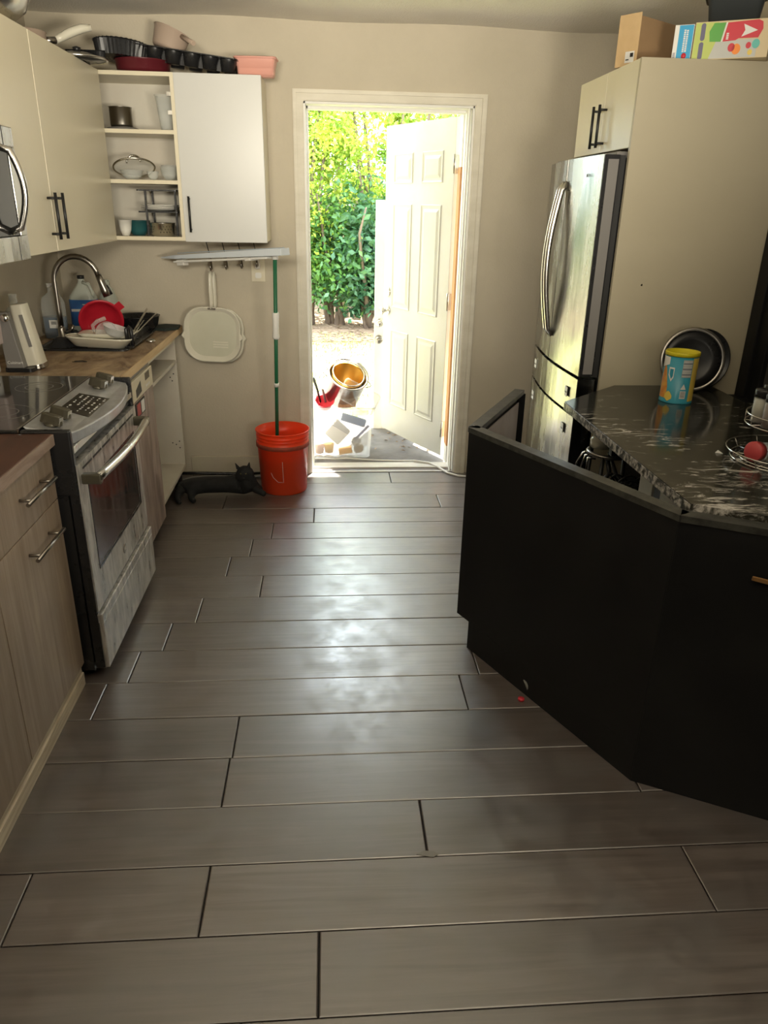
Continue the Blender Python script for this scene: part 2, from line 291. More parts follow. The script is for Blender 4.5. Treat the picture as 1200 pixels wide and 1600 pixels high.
def RZ(a): return Matrix.Rotation(a, 4, 'Z')
def RX(a): return Matrix.Rotation(a, 4, 'X')
def RY(a): return Matrix.Rotation(a, 4, 'Y')
def frame(origin, xd, yd):
    x = Vector(xd).normalized(); y = Vector(yd); y = (y - x * y.dot(x)).normalized(); z = x.cross(y); m = Matrix.Identity(4)
    for i in range(3): m[i][0] = x[i]; m[i][1] = y[i]; m[i][2] = z[i]; m[i][3] = origin[i]
    return m
def arc(c, r, a0, a1, n, fn): return [fn(c, r, a0 + (a1 - a0) * i / n) for i in range(n + 1)]
def ring(cx, cy, z, r, n=36, sx=1, sy=1): return [(cx + r * sx * math.cos(2 * PI * i / n), cy + r * sy * math.sin(2 * PI * i / n), z) for i in range(n)]
def text(name, body, size, mtx, m, parent, local=False, ext=0.0004, sx=1.0):
    cu = bpy.data.curves.new(name, 'FONT'); cu.body = body; cu.size = size; cu.extrude = ext; cu.align_x = 'CENTER'; cu.align_y = 'CENTER'; cu.resolution_u = 2
    t = bpy.data.objects.new(name, cu); C.objects.link(t); dg = bpy.context.evaluated_depsgraph_get()
    me = bpy.data.meshes.new_from_object(t.evaluated_get(dg)); bpy.data.objects.remove(t)
    if not local: mtx = Matrix.Translation(-WP[parent.name]) @ mtx
    me.transform(mtx @ Matrix.Diagonal((sx, 1, 1, 1))); me.materials.clear(); me.materials.append(m)
    o = bpy.data.objects.new(name, me); C.objects.link(o); o.parent = parent; WP[o.name] = WP[parent.name]; return o
def rrect(w_, h_, r, n=5):
    p = []
    for cx, cy, a in ((w_ / 2 - r, h_ / 2 - r, 0), (-w_ / 2 + r, h_ / 2 - r, PI / 2), (-w_ / 2 + r, -h_ / 2 + r, PI), (w_ / 2 - r, -h_ / 2 + r, 1.5 * PI)):
        for i in range(n + 1): p.append((cx + r * math.cos(a + PI / 2 * i / n), cy + r * math.sin(a + PI / 2 * i / n)))
    return p
def shell(b, loops, closed_bottom=True, mtx=None):
    """stack of equal-count loops [(pts2d, z)] skinned together; last loop capped when closed_bottom"""
    n = len(loops[0][0]); v = []; f = []
    for pts, z in loops: v += [(p[0], p[1], z) for p in pts]
    for k in range(len(loops) - 1):
        for i in range(n): f.append((k * n + i, k * n + (i + 1) % n, (k + 1) * n + (i + 1) % n, (k + 1) * n + i))
    if closed_bottom: f.append(tuple(range((len(loops) - 1) * n, len(loops) * n)))
    return b.add(v, f, True, mtx)
# ================================================================== SETTING
D = 4.431; ZC = 2.427; XL = -1.492; XR = 1.80
fl = struct(MB().box(-2.6, 3.4, -3.2, 4.6, -0.12, -0.009).build('floor', m_grout))
rows = {1: [-1.26, -0.037], 2: [-0.76, -0.317, 0.93], 3: [-0.975, 0.245, 1.465], 4: [-0.317, 0.90], 5: [-0.31, 0.91], 6: [-0.79, 0.459], 7: [-0.722, 0.533], 8: [-0.641, 0.58], 9: [-0.55, 0.67],
        10: [-0.313, .91], 11: [-0.48, .74], 12: [-0.395, .83], 13: [-0.306, .91], 14: [-0.094], 15: [-0.6, .62], 16: [-.25, .97], 17: [-.85, .37], 18: [-.4, .8]}
pw = 0.2008; y00 = 0.8285
for k in range(-19, 18):
    seams = rows.get(k, [random.uniform(-.9, .2)]); seams = sorted(seams)
    while seams[0] > -2.6: seams.insert(0, seams[0] - 1.22)
    while seams[-1] < 3.4: seams.append(seams[-1] + 1.22)
    ya, yb = y00 + k * pw + 0.0013, y00 + (k + 1) * pw - 0.0013
    yb = min(yb, D)
    if k < -3: continue
    for a, b in zip(seams[:-1], seams[1:]):
        a2, b2 = max(a, -1.49), min(b, 1.79)
        if b2 - a2 < 0.05: continue
        g = 0.0022; dz = random.uniform(-0.0008, 0.0006)
        mb = MB(); c = 0.0025
        x0, x1 = a2 + g, b2 - g
        v = [(x0, ya, -0.009), (x1, ya, -0.009), (x1, yb, -0.009), (x0, yb, -0.009), (x0, ya, dz - .0015), (x1, ya, dz - .0015), (x1, yb, dz - .0015), (x0, yb, dz - .0015),
             (x0 + c, ya + c, dz), (x1 - c, ya + c, dz), (x1 - c, yb - c, dz), (x0 + c, yb - c, dz)]
        mb.add(v, [(0, 3, 2, 1)] + [(i, (i + 1) % 4, 4 + (i + 1) % 4, 4 + i) for i in range(4)] + [(4 + i, 4 + (i + 1) % 4, 8 + (i + 1) % 4, 8 + i) for i in range(4)] + [(8, 9, 10, 11)])
        mb.build('plank', m_plank, fl)
# walls
OX0, OX1, OZ = -0.127, 0.787, 2.068
wb = MB().box(XL - .1, OX0, D, D + .17, -0.1, 2.6).box(OX1, 3.4, D, D + .17, -0.1, 2.6).box(OX0, OX1, D, D + .17, OZ, 2.6)
struct(wb.build('wall_back', m_wall))
struct(MB().box(XL - .12, XL, 0.1, D, -0.1, 2.6).box(-2.7, XL, 0.0, 0.1, -.1, 2.6).build('wall_left', m_wall))
struct(MB().box(-2.8, -2.7, -3.2, 0.1, -.1, 2.6).build('wall_side', m_dgrey))
struct(MB().box(-2.8, 3.4, -3.2, -3.1, -.1, 2.6).build('wall_rear', m_dgrey))
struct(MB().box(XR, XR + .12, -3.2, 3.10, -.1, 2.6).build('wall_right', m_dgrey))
struct(MB().box(XR + .05, XR + .17, 3.10, D, -.1, 2.6).build('wall_alcove', m_wall))
struct(MB().box(XR - .035, XR + .01, 3.0, 3.075, 0, 2.427).box(XR - .022, XR + .0, 2.93, 3.0, 0, 2.427).build('trim_1', m_black, bevel=.003))
ce = MB()
# ceiling with a gentle uneven sag near the back wall
nx, ny = 40, 48; cv = []; cf = []
for j in range(ny + 1):
    for i in range(nx + 1):
        x = -2.8 + 6.2 * i / nx; y = -3.2 + (D + 3.2) * j / ny
        z = ZC + 0.006 * math.sin(x * 5.1 + y) + 0.004 * math.sin(y * 4.7 + x * 2)
        cv.append((x, y, z))
for j in range(ny):
    for i in range(nx): a = j * (nx + 1) + i; cf.append((a, a + nx + 1, a + nx + 2, a + 1))
ce.add(cv, cf, True).box(-2.9, 3.5, -3.3, D + .2, ZC + .05, ZC + .2)
struct(ce.build('ceiling', m_ceil, loc=(0, 0, ZC)))
struct(MB().box(-3.0, 4.0, D + .2, 5.50, 2.50, 2.62).build('roof_eave', m_white))
struct(MB().box(-.86, OX0 - .055, D - .013, D, 0, .116).build('baseboard_back', m_wallp, bevel=.003))
struct(MB().box(OX1 + .07, XR, D - .013, D, 0, .116).build('baseboard_back_right', m_wallp, bevel=.003))
# faint paint patches on the back wall
pt = MB()
for x0, x1, z0, z1 in ((-.40, -.20, 2.19, 2.34), (-.315, -.06, .12, 1.0)): pt.box(x0, x1, D - .0012, D, z0, z1)
# casing, jamb
cs = MB()
for d0, d1, t in ((-.055, 0, .012), (-.05, -.036, .020), (-.022, -.004, .017)):
    cs.box(OX0 + d0, OX0 + d1, D - t, D, 0, OZ - d1)
    cs.box(OX1 - d1, OX1 - d0 + .008, D - t, D, 0, OZ - d1)
    cs.box(OX0 + d0, OX1 - d0 + .008, D - t, D, OZ - d1, OZ - d0)
struct(cs.build('trim_2', m_casing))
jb = MB().box(OX0 - .001, OX0 + .012, D - .002, 4.72, 0, OZ).box(OX1 - .012, OX1 + .001, D - .002, 4.60, 0, OZ).box(OX0, OX1, D - .002, 4.72, OZ - .012, OZ)
jb.box(OX0 + .011, OX0 + .022, 4.53, 4.60, 0, OZ - .01).box(OX1 - .030, OX1 - .011, 4.50, 4.56, 0, OZ - .01).box(OX0 + .01, OX1 - .01, 4.53, 4.60, OZ - .026, OZ - .01)
jb.box(OX1 - .030, OX1 - .022, 4.44, 4.47, 0, OZ - .01)
struct(jb.build('trim_3', m_white, bevel=.002))
struct(MB().box(OX1 - .032, OX1 + .02, 4.605, 4.70, .12, 1.78).build('trim_4', m_rawwood))
struct(MB().box(OX1 - .030, OX1 + .02, 4.605, 4.70, 1.78, OZ).box(OX1 - .030, OX1 + .02, 4.605, 4.70, 0, .12).build('trim_5', m_white))
th = struct(MB().box(OX0, OX1, D + .001, 4.50, -.06, .002).build('threshold', m_plank))
MB().box(OX0, OX1, 4.502, 4.60, -.06, .012).build('sill', m_thresh, th, bevel=.004)
MB().box(OX0, OX1, 4.44, 4.452, .002, .005).build('strip', m_white, th)
# entry door: opens outwards
HD = Vector((.737, 4.723, 0.0)); dd = Vector((-.453, .891, 0)).normalized(); ang = math.atan2(dd.y, dd.x)
dr = thing('door_1', (HD.x, HD.y, 0), 'white six-panel entry door standing open to the yard, smudged near its knob', 'door', rot=(0, 0, ang)); dr['kind'] = 'structure'
db = MB().box(0, .775, -.044, 0, .015, 2.045)
db.build('slab', m_door, dr, local=True, bevel=.002)
for (a, b) in ((.11, .335), (.44, .665)):
    for (z0, z1) in ((.22, .76), (.91, 1.58), (1.70, 1.88)):
        pb = MB()
        for k, (i, t0, t1) in enumerate(((0, 0, .005), (.012, .005, .001))): pass
        # moulded ring and raised field
        L0 = [(a, z0), (b, z0), (b, z1), (a, z1)]
        def ins(d): return [(a + d, z0 + d), (b - d, z0 + d), (b - d, z1 - d), (a + d, z1 - d)]
        seq = [(ins(0), .0002), (ins(.006), .006), (ins(.014), .0015), (ins(.026), .0012), (ins(.045), .007)]
        v = []; f = []
        for pts, yy in seq: v += [(p[0], yy, p[1]) for p in pts]
        for k in range(len(seq) - 1):
            for i in range(4): f.append((k * 4 + i, k * 4 + (i + 1) % 4, (k + 1) * 4 + (i + 1) % 4, (k + 1) * 4 + i))
        f.append(tuple(range(16, 20))); pb.add(v, f)
        pb.build('panel', m_door, dr, local=True)
def knob(parent, x, z, y=0, r=.026, dead=False, side=1, m=m_chrome):
    mt = T(x, y, z) @ RX(-PI / 2 * side)
    k = MB().lathe([(0.0, .001), (r + .006, .001), (r + .006, .006), (r, .010)] + ([(r * .6, .014), (.0, .014)] if dead else [(.010, .012), (.010, .03), (r * .75, .036), (r, .048), (r * .85, .060), (0, .064)]), 20, mt)
    return k.build('deadbolt' if dead else 'knob', m, parent, local=True)
knob(dr, .715, 1.01, dead=True); knob(dr, .715, .885)
for z in (1.80, 1.02, .20):
    MB().box(-.008, .004, -.04, .001, z - .05, z + .05).lathe([(0, z - .052), (.007, z - .052), (.007, z + .052), (0, z + .052)], 10, T(-.006, .006, 0)).build('hinge', m_nickel, dr, local=True)
d2 = thing('door_2', (.70, 5.52, -.02), 'plain white door slab standing in the yard behind the open door, two knobs on its edge', 'door', rot=(0, 0, math.radians(178))); d2['kind'] = 'structure'
MB().box(-.06, .372, 0, .04, 0, 1.62).build('slab', m_white, d2, local=True, bevel=.003)
MB().box(0.0, .30, .04, .046, .9, 1.5).build('panel', m_white, d2, local=True, bevel=.005)
knob(d2, .335, .80, y=.04, side=1); knob(d2, .340, .68, y=.04, side=1, m=m_nickel)
# outside
struct(MB().box(-1.9, -1.8, 4.61, 8.2, -.1, 2.6).build('added_sky_block', m_wall))  # added wall out of view, keeps sky light off the open door
struct(MB().box(-4, 5, 4.60, 5.75, -.14, -.02).build('patio', m_conc))
struct(MB().box(-14, 16, 5.75, 30, -.2, -.07).build('lawn', m_lawn))
struct(MB().box(-8, 9, 9.6, 13.4, -.08, -.055).build('leaf_litter_bed', m_litter))
random.seed(11)
gb = MB()
for i in range(9000):
    x = random.uniform(-1.6, 3.0); y = 5.8 + 4.4 * random.random(); a = random.uniform(0, 2 * PI); h = random.uniform(.02, .055)
    dx, dy = .006 * math.cos(a), .006 * math.sin(a); lx, ly = random.uniform(-.02, .02), random.uniform(-.02, .02)
    gb.add([(x - dx, y - dy, -.07), (x + dx, y + dy, -.07), (x + lx, y + ly, -.07 + h)], [(0, 1, 2)])
g = gb.build('lawn_grass', m_grass, loc=(0, 8, -.07)); tag(g, 'sunlit short grass of the yard beyond the doorway', 'grass'); g['kind'] = 'stuff'
lb = MB()
for i in range(3500):
    x = random.uniform(-2.2, 3.2); y = random.uniform(9.2, 12.2) if i > 140 else random.uniform(4.9, 6.2); a = random.uniform(0, 2 * PI); s = random.uniform(.02, .045)
    if i <= 140: x = random.uniform(.25, 1.2); s *= .5
    z = -.05 if y > 6 else (-.016 if y < 5.75 else -.066); c_, s_ = math.cos(a) * s, math.sin(a) * s
    lb.add([(x - c_, y - s_, z), (x + s_ * .4, y - c_ * .4, z + .008), (x + c_, y + s_, z + .003), (x - s_ * .4, y + c_ * .4, z + random.uniform(0, .012))], [(0, 1, 2, 3)])
g = lb.build('fallen_leaves', m_litter, loc=(0, 8, -.06)); tag(g, 'dry brown fallen leaves scattered under the hedge trees and on the patio', 'leaves'); g['kind'] = 'stuff'
# fence boards behind the hedge
fn = thing('fence', (0.5, 12.9, -.07), 'weathered board fence half hidden behind the hedge', 'fence')
fn['kind'] = 'structure'
for i in range(56):
    x = -5 + i * .19; tl = random.uniform(-.03, .03); x2 = x + tl * 3
    MB().add([(x, 12.9, -.07), (x + .16, 12.9, -.07), (x + .16, 12.925, -.07), (x, 12.925, -.07), (x2, 12.9, 1.7), (x2 + .16, 12.9, 1.7), (x2 + .16, 12.925, 1.7), (x2, 12.925, 1.7)],
             [(3, 2, 1, 0), (4, 5, 6, 7), (0, 1, 5, 4), (1, 2, 6, 5), (2, 3, 7, 6), (3, 0, 4, 7)]).build('board', m_fence, fn)
MB().box(-5, 5.8, 12.926, 12.97, .3, .39).box(-5, 5.8, 12.926, 12.97, 1.3, 1.39).build('rail', m_fence, fn)
# leaning stakes at the hedge foot
for i, (x, lean, lab) in enumerate(((-.02, -.30, 'leftmost grey stake leaning left at the foot of the hedge'), (.25, .05, 'upright grey stake at the foot of the hedge'), (.40, .34, 'grey stake leaning right at the foot of the hedge'), (.62, .25, 'short grey stake nearest the open door at the foot of the hedge'))):
    q = MB().box(-.05, .05, -.012, .012, 0, .95 - .08 * i, T(x, 11.7 + .05 * i, -.06) @ RY(lean * .6)).build('stake', m_fence); tag(q, lab, 'stake')
# trees
def leaves(n, cx, cy, cz, rx, ry, rz, size, seed, clump=28):
    rn = random.Random(seed); v = []; f = []; cl = []
    for i in range(clump):
        th_ = rn.uniform(0, 2 * PI); ph = rn.uniform(-1, 1); rr = rn.uniform(.55, 1)
        q = math.sqrt(1 - ph * ph); cl.append((cx + rx * rr * q * math.cos(th_), cy + ry * rr * q * math.sin(th_), cz + rz * rr * ph))
    for i in range(n):
        c = rn.choice(cl); r = abs(rn.gauss(0, .28)) + .03
        th_ = rn.uniform(0, 2 * PI); ph = rn.uniform(-1, 1); q = math.sqrt(1 - ph * ph)
        x, y, z = c[0] + r * q * math.cos(th_), c[1] + r * q * math.sin(th_), c[2] + r * ph
        if z < .12: z = .12 + rn.random() * .4
        L = size * rn.uniform(.7, 1.3); d = Vector((rn.gauss(0, 1), rn.gauss(0, 1), rn.gauss(-.5, .7))).normalized(); u = d.orthogonal().normalized(); u = (Matrix.Rotation(rn.uniform(0, 2 * PI), 3, d) @ u) * L * .28; nrm = d.cross(u).normalized() * L * .06
        p = Vector((x, y, z)); k = len(v)
        v += [tuple(p), tuple(p + d * L * .45 + u + nrm), tuple(p + d * L), tuple(p + d * L * .45 - u + nrm)]
        f += [(k, k + 1, k + 2), (k, k + 2, k + 3)]
    b = MB(); b.v = v; b.f = f; b.sm = [False] * len(f); return b
def tree(x, y, h, rx, ry, n, size, m, seed, lab, zc=None, rz=None):
    t = thing('hedge_tree', (x, y, -.07), lab, 'tree', 'hedge trees across the yard')
    rn = random.Random(seed)
    tr = MB()
    for k in range(5):
        a = rn.uniform(0, 2 * PI); p = [(x + rn.uniform(-.12, .12), y + rn.uniform(-.1, .1), -.07)]
        for s_ in range(1, 6): p.append((p[-1][0] + math.cos(a) * .12 + rn.uniform(-.08, .08), p[-1][1] + math.sin(a) * .1, -.07 + h * .16 * s_))
        tr.tube(p, [.045, .038, .03, .024, .018, .01], 6)
    tr.build('trunk', m_bark, t)
    zc = zc or h * .55; rz = rz or h * .45
    o = leaves(n, x, y, zc, rx, ry, rz, size, seed, 46).build('foliage', m, t); o['kind'] = 'stuff'
tree(-.35, 10.9, 4.3, 1.1, .8, 16000, .062, m_leafA, 1, 'yellow-green hedge tree filling the left of the doorway view', 2.3, 1.7)
tree(.75, 11.3, 4.4, 1.1, .8, 16000, .062, m_leafA, 2, 'bright yellow-green hedge tree reaching above the open door', 2.7, 1.6)
tree(.10, 11.0, 2.2, .7, .5, 6000, .085, m_leafB, 3, 'low green bush with broad leaves at the left foot of the hedge', .95, .65)
tree(.62, 10.7, 2.0, .42, .4, 4600, .10, m_leafC, 4, 'dark blue-green bush with large leaves beside the white door slab', .85, .75)
tree(-2.6, 11.2, 4.2, 1.4, .8, 6000, .11, m_leafB, 5, 'green hedge tree hidden left of the doorway', 2.0, 1.8)
tree(3.0, 11.2, 4.2, 1.4, .8, 6000, .11, m_leafB, 6, 'green hedge tree hidden right of the doorway', 2.0, 1.8)
tree(-.1, 13.9, 5.2, 2.2, .9, 9000, .12, m_leafA, 8, 'tall pale tree behind the fence, seen through gaps in the hedge', 3.0, 2.1)
tree(2.4, 13.9, 5.0, 2.0, .9, 6000, .12, m_leafA, 9, 'tall pale tree behind the fence toward the right', 2.9, 2.0)
# ================================================================== LEFT SIDE: UPPER CABINETS
XU = -1.08; YU = 4.12; ZT = 2.138; ZB = 1.382
def bar_pull(mb, a, b, off, r=.006, ext=.02):
    """bar handle between a and b, standing off along off"""
    a, b, off = Vector(a), Vector(b), Vector(off); t = (b - a).normalized()
    mb.tube([a + off - t * ext, b + off + t * ext], r, 10)
    mb.tube([a, a + off], r * .8, 8); mb.tube([b, b + off], r * .8, 8); return mb
def left_upper(y0, y1, hy, lab):
    t = thing('wall_cabinet', (XL, (y0 + y1) / 2, ZB), lab, 'cabinet')
    MB().box(XL + .001, XU - .02, y0 + .001, y1 - .001, ZB, ZT).build('body', m_cab, t)
    d = MB().box(XU - .019, XU, y0 + .0015, y1 - .0015, ZB - .004, ZT).build('door', m_cab, t, bevel=.0015)
    bar_pull(MB(), (XU, hy, ZB + .062), (XU, hy, ZB + .192), (.032, 0, 0)).build('handle', m_blackm, d)
left_upper(3.222, YU - .002, 3.262, 'cream wall cabinet in the back left corner, its black bar pull on the near edge')
left_upper(2.805, 3.218, 3.178, 'narrow cream wall cabinet between the microwave and the corner cabinet')
# over the microwave
t = thing('wall_cabinet', (XL, 2.42, 1.80), 'cream wall cabinet directly above the microwave', 'cabinet')
MB().box(XL + .001, XU - .02, 2.045, 2.80, 1.80, ZT).build('body', m_cab, t)
for a, b, hy in ((2.046, 2.421, 2.38), (2.424, 2.80, 2.46)):
    d = MB().box(XU - .019, XU, a, b, 1.80, ZT).build('door', m_cab, t, bevel=.0015)
    bar_pull(MB(), (XU, hy, 1.84), (XU, hy, 1.97), (.032, 0, 0)).build('handle', m_blackm, d)
# open unit
t = thing('open_wall_cabinet', (-.91, 4.28, ZB), 'cream wall cabinet with no door, shelves of glassware and plates in view', 'cabinet')
MB().box(-1.30, -.735, D - .012, D - .001, ZB, ZT).build('back_panel', m_cabi, t)
MB().box(-1.30, -1.284, YU, D - .012, ZB, ZT).box(-.752, -.735, YU, D - .012, ZB, ZT).box(-1.284, -.752, YU, D - .012, ZT - .018, ZT).box(-1.284, -.752, YU, D - .012, ZB, ZB + .018).build('frame', m_cab, t)
SH = (1.648, 1.873)
for z in SH: MB().box(-1.283, -.753, YU + .004, D - .013, z, z + .018).build('shelf', m_cab, t)
for z in (2.04, 1.96): MB().box(-.775, -.753, YU + .02, YU + .05, z, z + .018).lathe([(0, 0), (.011, 0), (.011, .004), (0, .004)], 12, T(-.762, YU + .07, z + .009) @ RY(-PI / 2)).build('hinge', m_chrome, t)
# closed unit
t = thing('wall_cabinet', (-.525, 4.28, ZB), 'grey-white single-door wall cabinet nearest the doorway', 'cabinet')
MB().box(-.733, -.318, YU + .022, D - .001, ZB, ZT).build('body', m_cab, t)
d = MB().box(-.735, -.318, YU, YU + .020, ZB - .004, ZT).build('door', m_cabg, t, bevel=.0015)
bar_pull(MB(), (-.700, YU, ZB + .055), (-.700, YU, ZB + .200), (0, -.030, 0), r=.0055, ext=.012).build('handle', m_blackm, d)
# microwave
t = thing('microwave', (-1.26, 2.42, 1.378), 'stainless over-range microwave with a bowed handle, cut by the left edge', 'microwave')
MX = -1.03
MB().box(XL + .001, MX - .03, 2.045, 2.79, 1.38, 1.785).build('body', m_bplas, t)
MB().box(MX - .03, MX, 2.045, 2.79, 1.378, 1.455).box(MX - .03, MX, 2.045, 2.79, 1.725, 1.785).box(MX - .03, MX, 2.735, 2.79, 1.455, 1.725).box(MX - .03, MX, 2.045, 2.09, 1.455, 1.725).build('front_frame', m_steel, t, bevel=.003)
dd_ = MB().box(MX - .028, MX - .004, 2.092, 2.733, 1.457, 1.723).build('door', m_glassb, t, bevel=.002)
hp = [(MX - .004, 2.66, 1.47), (MX + .03, 2.665, 1.485)] + [(MX + .03 + .028 * math.sin(PI * i / 10), 2.665, 1.485 + .225 * i / 10) for i in range(1, 10)] + [(MX + .03, 2.665, 1.71), (MX - .004, 2.66, 1.722)]
MB().tube(hp, .013, 10, flat=.8).build('handle', m_chrome, dd_)
[MB().box(MX, MX + .0015, 2.70, 2.702, a, b).build('seam', m_blk, t) for a, b in ((1.38, 1.455), (1.725, 1.785))]
# ================================================================== LEFT SIDE: BASE UNITS
XF = -.86
# near worktop and cabinets
MBt = MB().box(XL + .001, -.849, 0.6, 2.247, .871, .909)
o = MBt.build('worktop', m_waln, bevel=.003); tag(o, 'dark walnut worktop with a worn pale edge, left of the stove', 'worktop')
MB().box(-.8495, -.8465, 0.6, 2.247, .873, .907).build('edge_strip', m_walne, o)
t = thing('base_cabinet', (-1.17, 1.99, 0), 'grey-oak base cabinet beside the stove, one drawer over one door', 'cabinet')
MB().box(XL + .001, XF - .021, 1.745, 2.238, .085, .87).box(XL + .001, XF - .06, 1.745, 2.238, 0, .085).build('body', m_oak, t)
d = MB().box(XF - .02, XF, 1.748, 2.236, .703, .868).build('drawer', m_oak, t, bevel=.001)
bar_pull(MB(), (XF, 1.965, .80), (XF, 2.12, .80), (.036, 0, 0), ext=.035).build('handle', m_nickel, d)
d = MB().box(XF - .02, XF, 1.748, 2.236, .088, .699).build('door', m_oak, t, bevel=.001)
bar_pull(MB(), (XF, 1.965, .632), (XF, 2.12, .632), (.036, 0, 0), ext=.035).build('handle', m_nickel, d)
MB().box(XF - .03, XF - .006, 1.3, 2.236, 0, .05).box(XF - .03, XF - .012, 1.3, 2.236, .05, .084).build('toe_board', m_pine, t, bevel=.002)
t = thing('base_cabinet', (-1.17, 1.3, 0), 'grey-oak base cabinet cut by the left edge of the photo', 'cabinet')
MB().box(XL + .001, XF - .021, 0.9, 1.742, .085, .87).box(XL + .001, XF - .06, 0.9, 1.742, 0, .085).build('body', m_oak, t)
MB().box(XF - .02, XF, 0.9, 1.744, .703, .868).build('drawer', m_oak, t, bevel=.001)
MB().box(XF - .02, XF, 0.9, 1.744, .088, .699).build('door', m_oak, t, bevel=.001)
MB().box(XF - .031, XF - .007, 0.5, 1.299, 0, .084).build('toe_board', m_pine, t, bevel=.002)
# range
SY0, SY1 = 2.258, 3.018
t = thing('range', (-1.15, 2.64, 0), 'stainless slide-in electric range with black glass top, grimy front and bowed control panel', 'stove')
MB().box(XL + .02, -.96, SY0, SY1, .8601, .905).box(XL + .02, -.835, SY0, SY1, .04, .86).build('body', m_bplas, t)
MB().box(XL + .02, -.955, SY0 - .006, SY1 + .006, .906, .918).build('cooktop', m_glassb, t, bevel=.003)
for (cx, cy, r) in ((-1.09, 2.46, .105), (-1.09, 2.83, .085), (-1.34, 2.46, .085), (-1.34, 2.83, .105)):
    MB().lathe([(r - .004, .9181), (r - .002, .9188), (r, .9181)], 40, T(cx, cy, 0)).lathe([(r * .55, .9181), (r * .55 + .002, .9186), (r * .55 + .004, .9181)], 40, T(cx, cy, 0)).build('burner', m_grey, t)
MB().box(-.957, -.951, SY0 - .004, SY1 + .004, .907, .921).build('trim_strip', m_chrome, t)
MB().box(-.95, -.80, SY0 - .006, SY0 + .018, .70, .916).build('end_cap', m_bplas, t, bevel=.006); MB().box(-.95, -.80, SY1 - .018, SY1 + .006, .70, .916).build('end_cap', m_bplas, t, bevel=.006)
# control panel: bowed front, slightly sloped
n = 16; top = []; bot = []; yy0, yy1 = SY0 + .02, SY1 - .02
for i in range(n + 1):
    s_ = i / n; y = yy0 + (yy1 - yy0) * s_; x = -.815 + .062 * math.sin(PI * s_) ** .8; top.append((x, y))
v = [(-.948, yy0, .922), (-.948, yy1, .922)] + [(p[0], p[1], .897) for p in top] + [(p[0] - .004, p[1], .862) for p in top] + [(-.86, yy0, .80), (-.86, yy1, .80)]
f = [tuple([0] + list(range(2, 3 + n)) + [1])] + [(2 + i, 2 + n + 1 + i, 2 + n + 2 + i, 3 + i) for i in range(n)]
f += [tuple([2 + 2 * (n + 1)] + [2 + 2 * (n + 1) + 1] + list(range(2 + 2 * (n + 1) - 1, 2 + n, -1)))]
f += [(0, 2 + 2 * (n + 1), 2 + n + 1, 2), (1, 2 + n, 2 + 2 * n + 1, 3 + 2 * (n + 1)), (0, 1, 3 + 2 * (n + 1), 2 + 2 * (n + 1))]
cp = MB().add(v, f).build('control_panel', m_ctrl, t, bevel=.004)
sl = (.922 - .897) / .133
def onp(x, y, dz=0): return (x, y, .922 - (x + .948) * sl + dz)
dp = [(-.915, 2.515), (-.80, 2.475), (-.80, 2.735), (-.915, 2.735)]
MB().add([onp(*p, .0008) for p in dp] + [onp(*p, .002) for p in dp], [(3, 2, 1, 0), (4, 5, 6, 7), (0, 1, 5, 4), (1, 2, 6, 5), (2, 3, 7, 6), (3, 0, 4, 7)]).build('display', m_glassb, t)
mk = MB(); rn = random.Random(4)
for r_ in range(5):
    for c_ in range(9):
        if rn.random() < .75:
            x = -.90 + r_ * .020; y = 2.52 + c_ * .023; p = onp(x, y, .0023); mk.box(x, x + rn.choice((.004, .007)), y, y + rn.uniform(.006, .015), p[2] - .0002, p[2] + .0003)
mk.build('lettering', m_paper, t)
for y in (2.335, 2.420, 2.850, 2.935):
    x = -.882; p = onp(x, y); mt = T(*p) @ RY(math.atan(sl)) @ RZ(-.25)
    k = MB().lathe([(0, 0), (.021, 0), (.020, .010), (0, .011)], 20, mt)
    k.prism([(-.036, -.008), (-.02, -.014), (.02, -.014), (.036, -.008), (.036, .008), (.02, .014), (-.02, .014), (-.036, .008)], .006, .038, mt, scale_top=.86)
    k.build('knob', m_bronze, t, bevel=.003)
    MB().box(.032, .0335, -.011, .011, .01, .034, mt).build('knob_face', m_chrome, t)
DX = -.795
MB().box(-.83, -.812, SY0 + .01, SY1 - .01, .81, .845).build('vent_recess', m_blk, t)
MB().box(-.83, DX - .006, SY0 + .004, SY1 - .004, .835, .858).build('vent_trim', m_steel, t, bevel=.002)
dg = MB()
z0, z1 = .272, .800; wy0, wy1, wz0, wz1 = SY0 + .085, SY1 - .075, .405, .705
dg.box(-.83, DX, SY0 + .004, wy0, z0, z1).box(-.83, DX, wy1, SY1 - .004, z0, z1).box(-.83, DX, wy0, wy1, z0, wz0).box(-.83, DX, wy0, wy1, wz1, z1)
od = dg.build('oven_door', m_oven, t)
MB().box(-.828, DX - .003, wy0 + .001, wy1 - .001, wz0 + .001, wz1 - .001).build('window', m_oveng, od)
MB().box(DX - .002, DX + .0015, wy0 - .006, wy0, wz0 - .006, wz1 + .006).box(DX - .002, DX + .0015, wy1, wy1 + .006, wz0 - .006, wz1 + .006).box(DX - .002, DX + .0015, wy0, wy1, wz1, wz1 + .006).box(DX - .002, DX + .0015, wy0, wy1, wz0 - .006, wz0).build('window_gasket', m_bplas, od)
sb = MB()
for k in range(6): sb.box(DX - .001, DX + .0012, SY0 + .05 + k * .112, SY0 + .148 + k * .112, .772, .779)
sb.build('vent_slot', m_blk, od)
hp = [(DX + .045 + .020 * math.sin(PI * i / 14), SY0 + .035 + (SY1 - SY0 - .07) * i / 14, .745) for i in range(15)]
hb = MB()
for i in range(14): pass
hb.tube(hp, .021, 12, flat=.75).build('handle', m_chrome, od)
for y in (SY0 + .04, SY1 - .04): MB().box(DX - .001, DX + .060, y - .014, y + .014, .728, .762).build('handle_bracket', m_bronze, od, bevel=.004)
mt = T(DX, (SY0 + SY1) / 2, .335) @ RY(PI / 2)
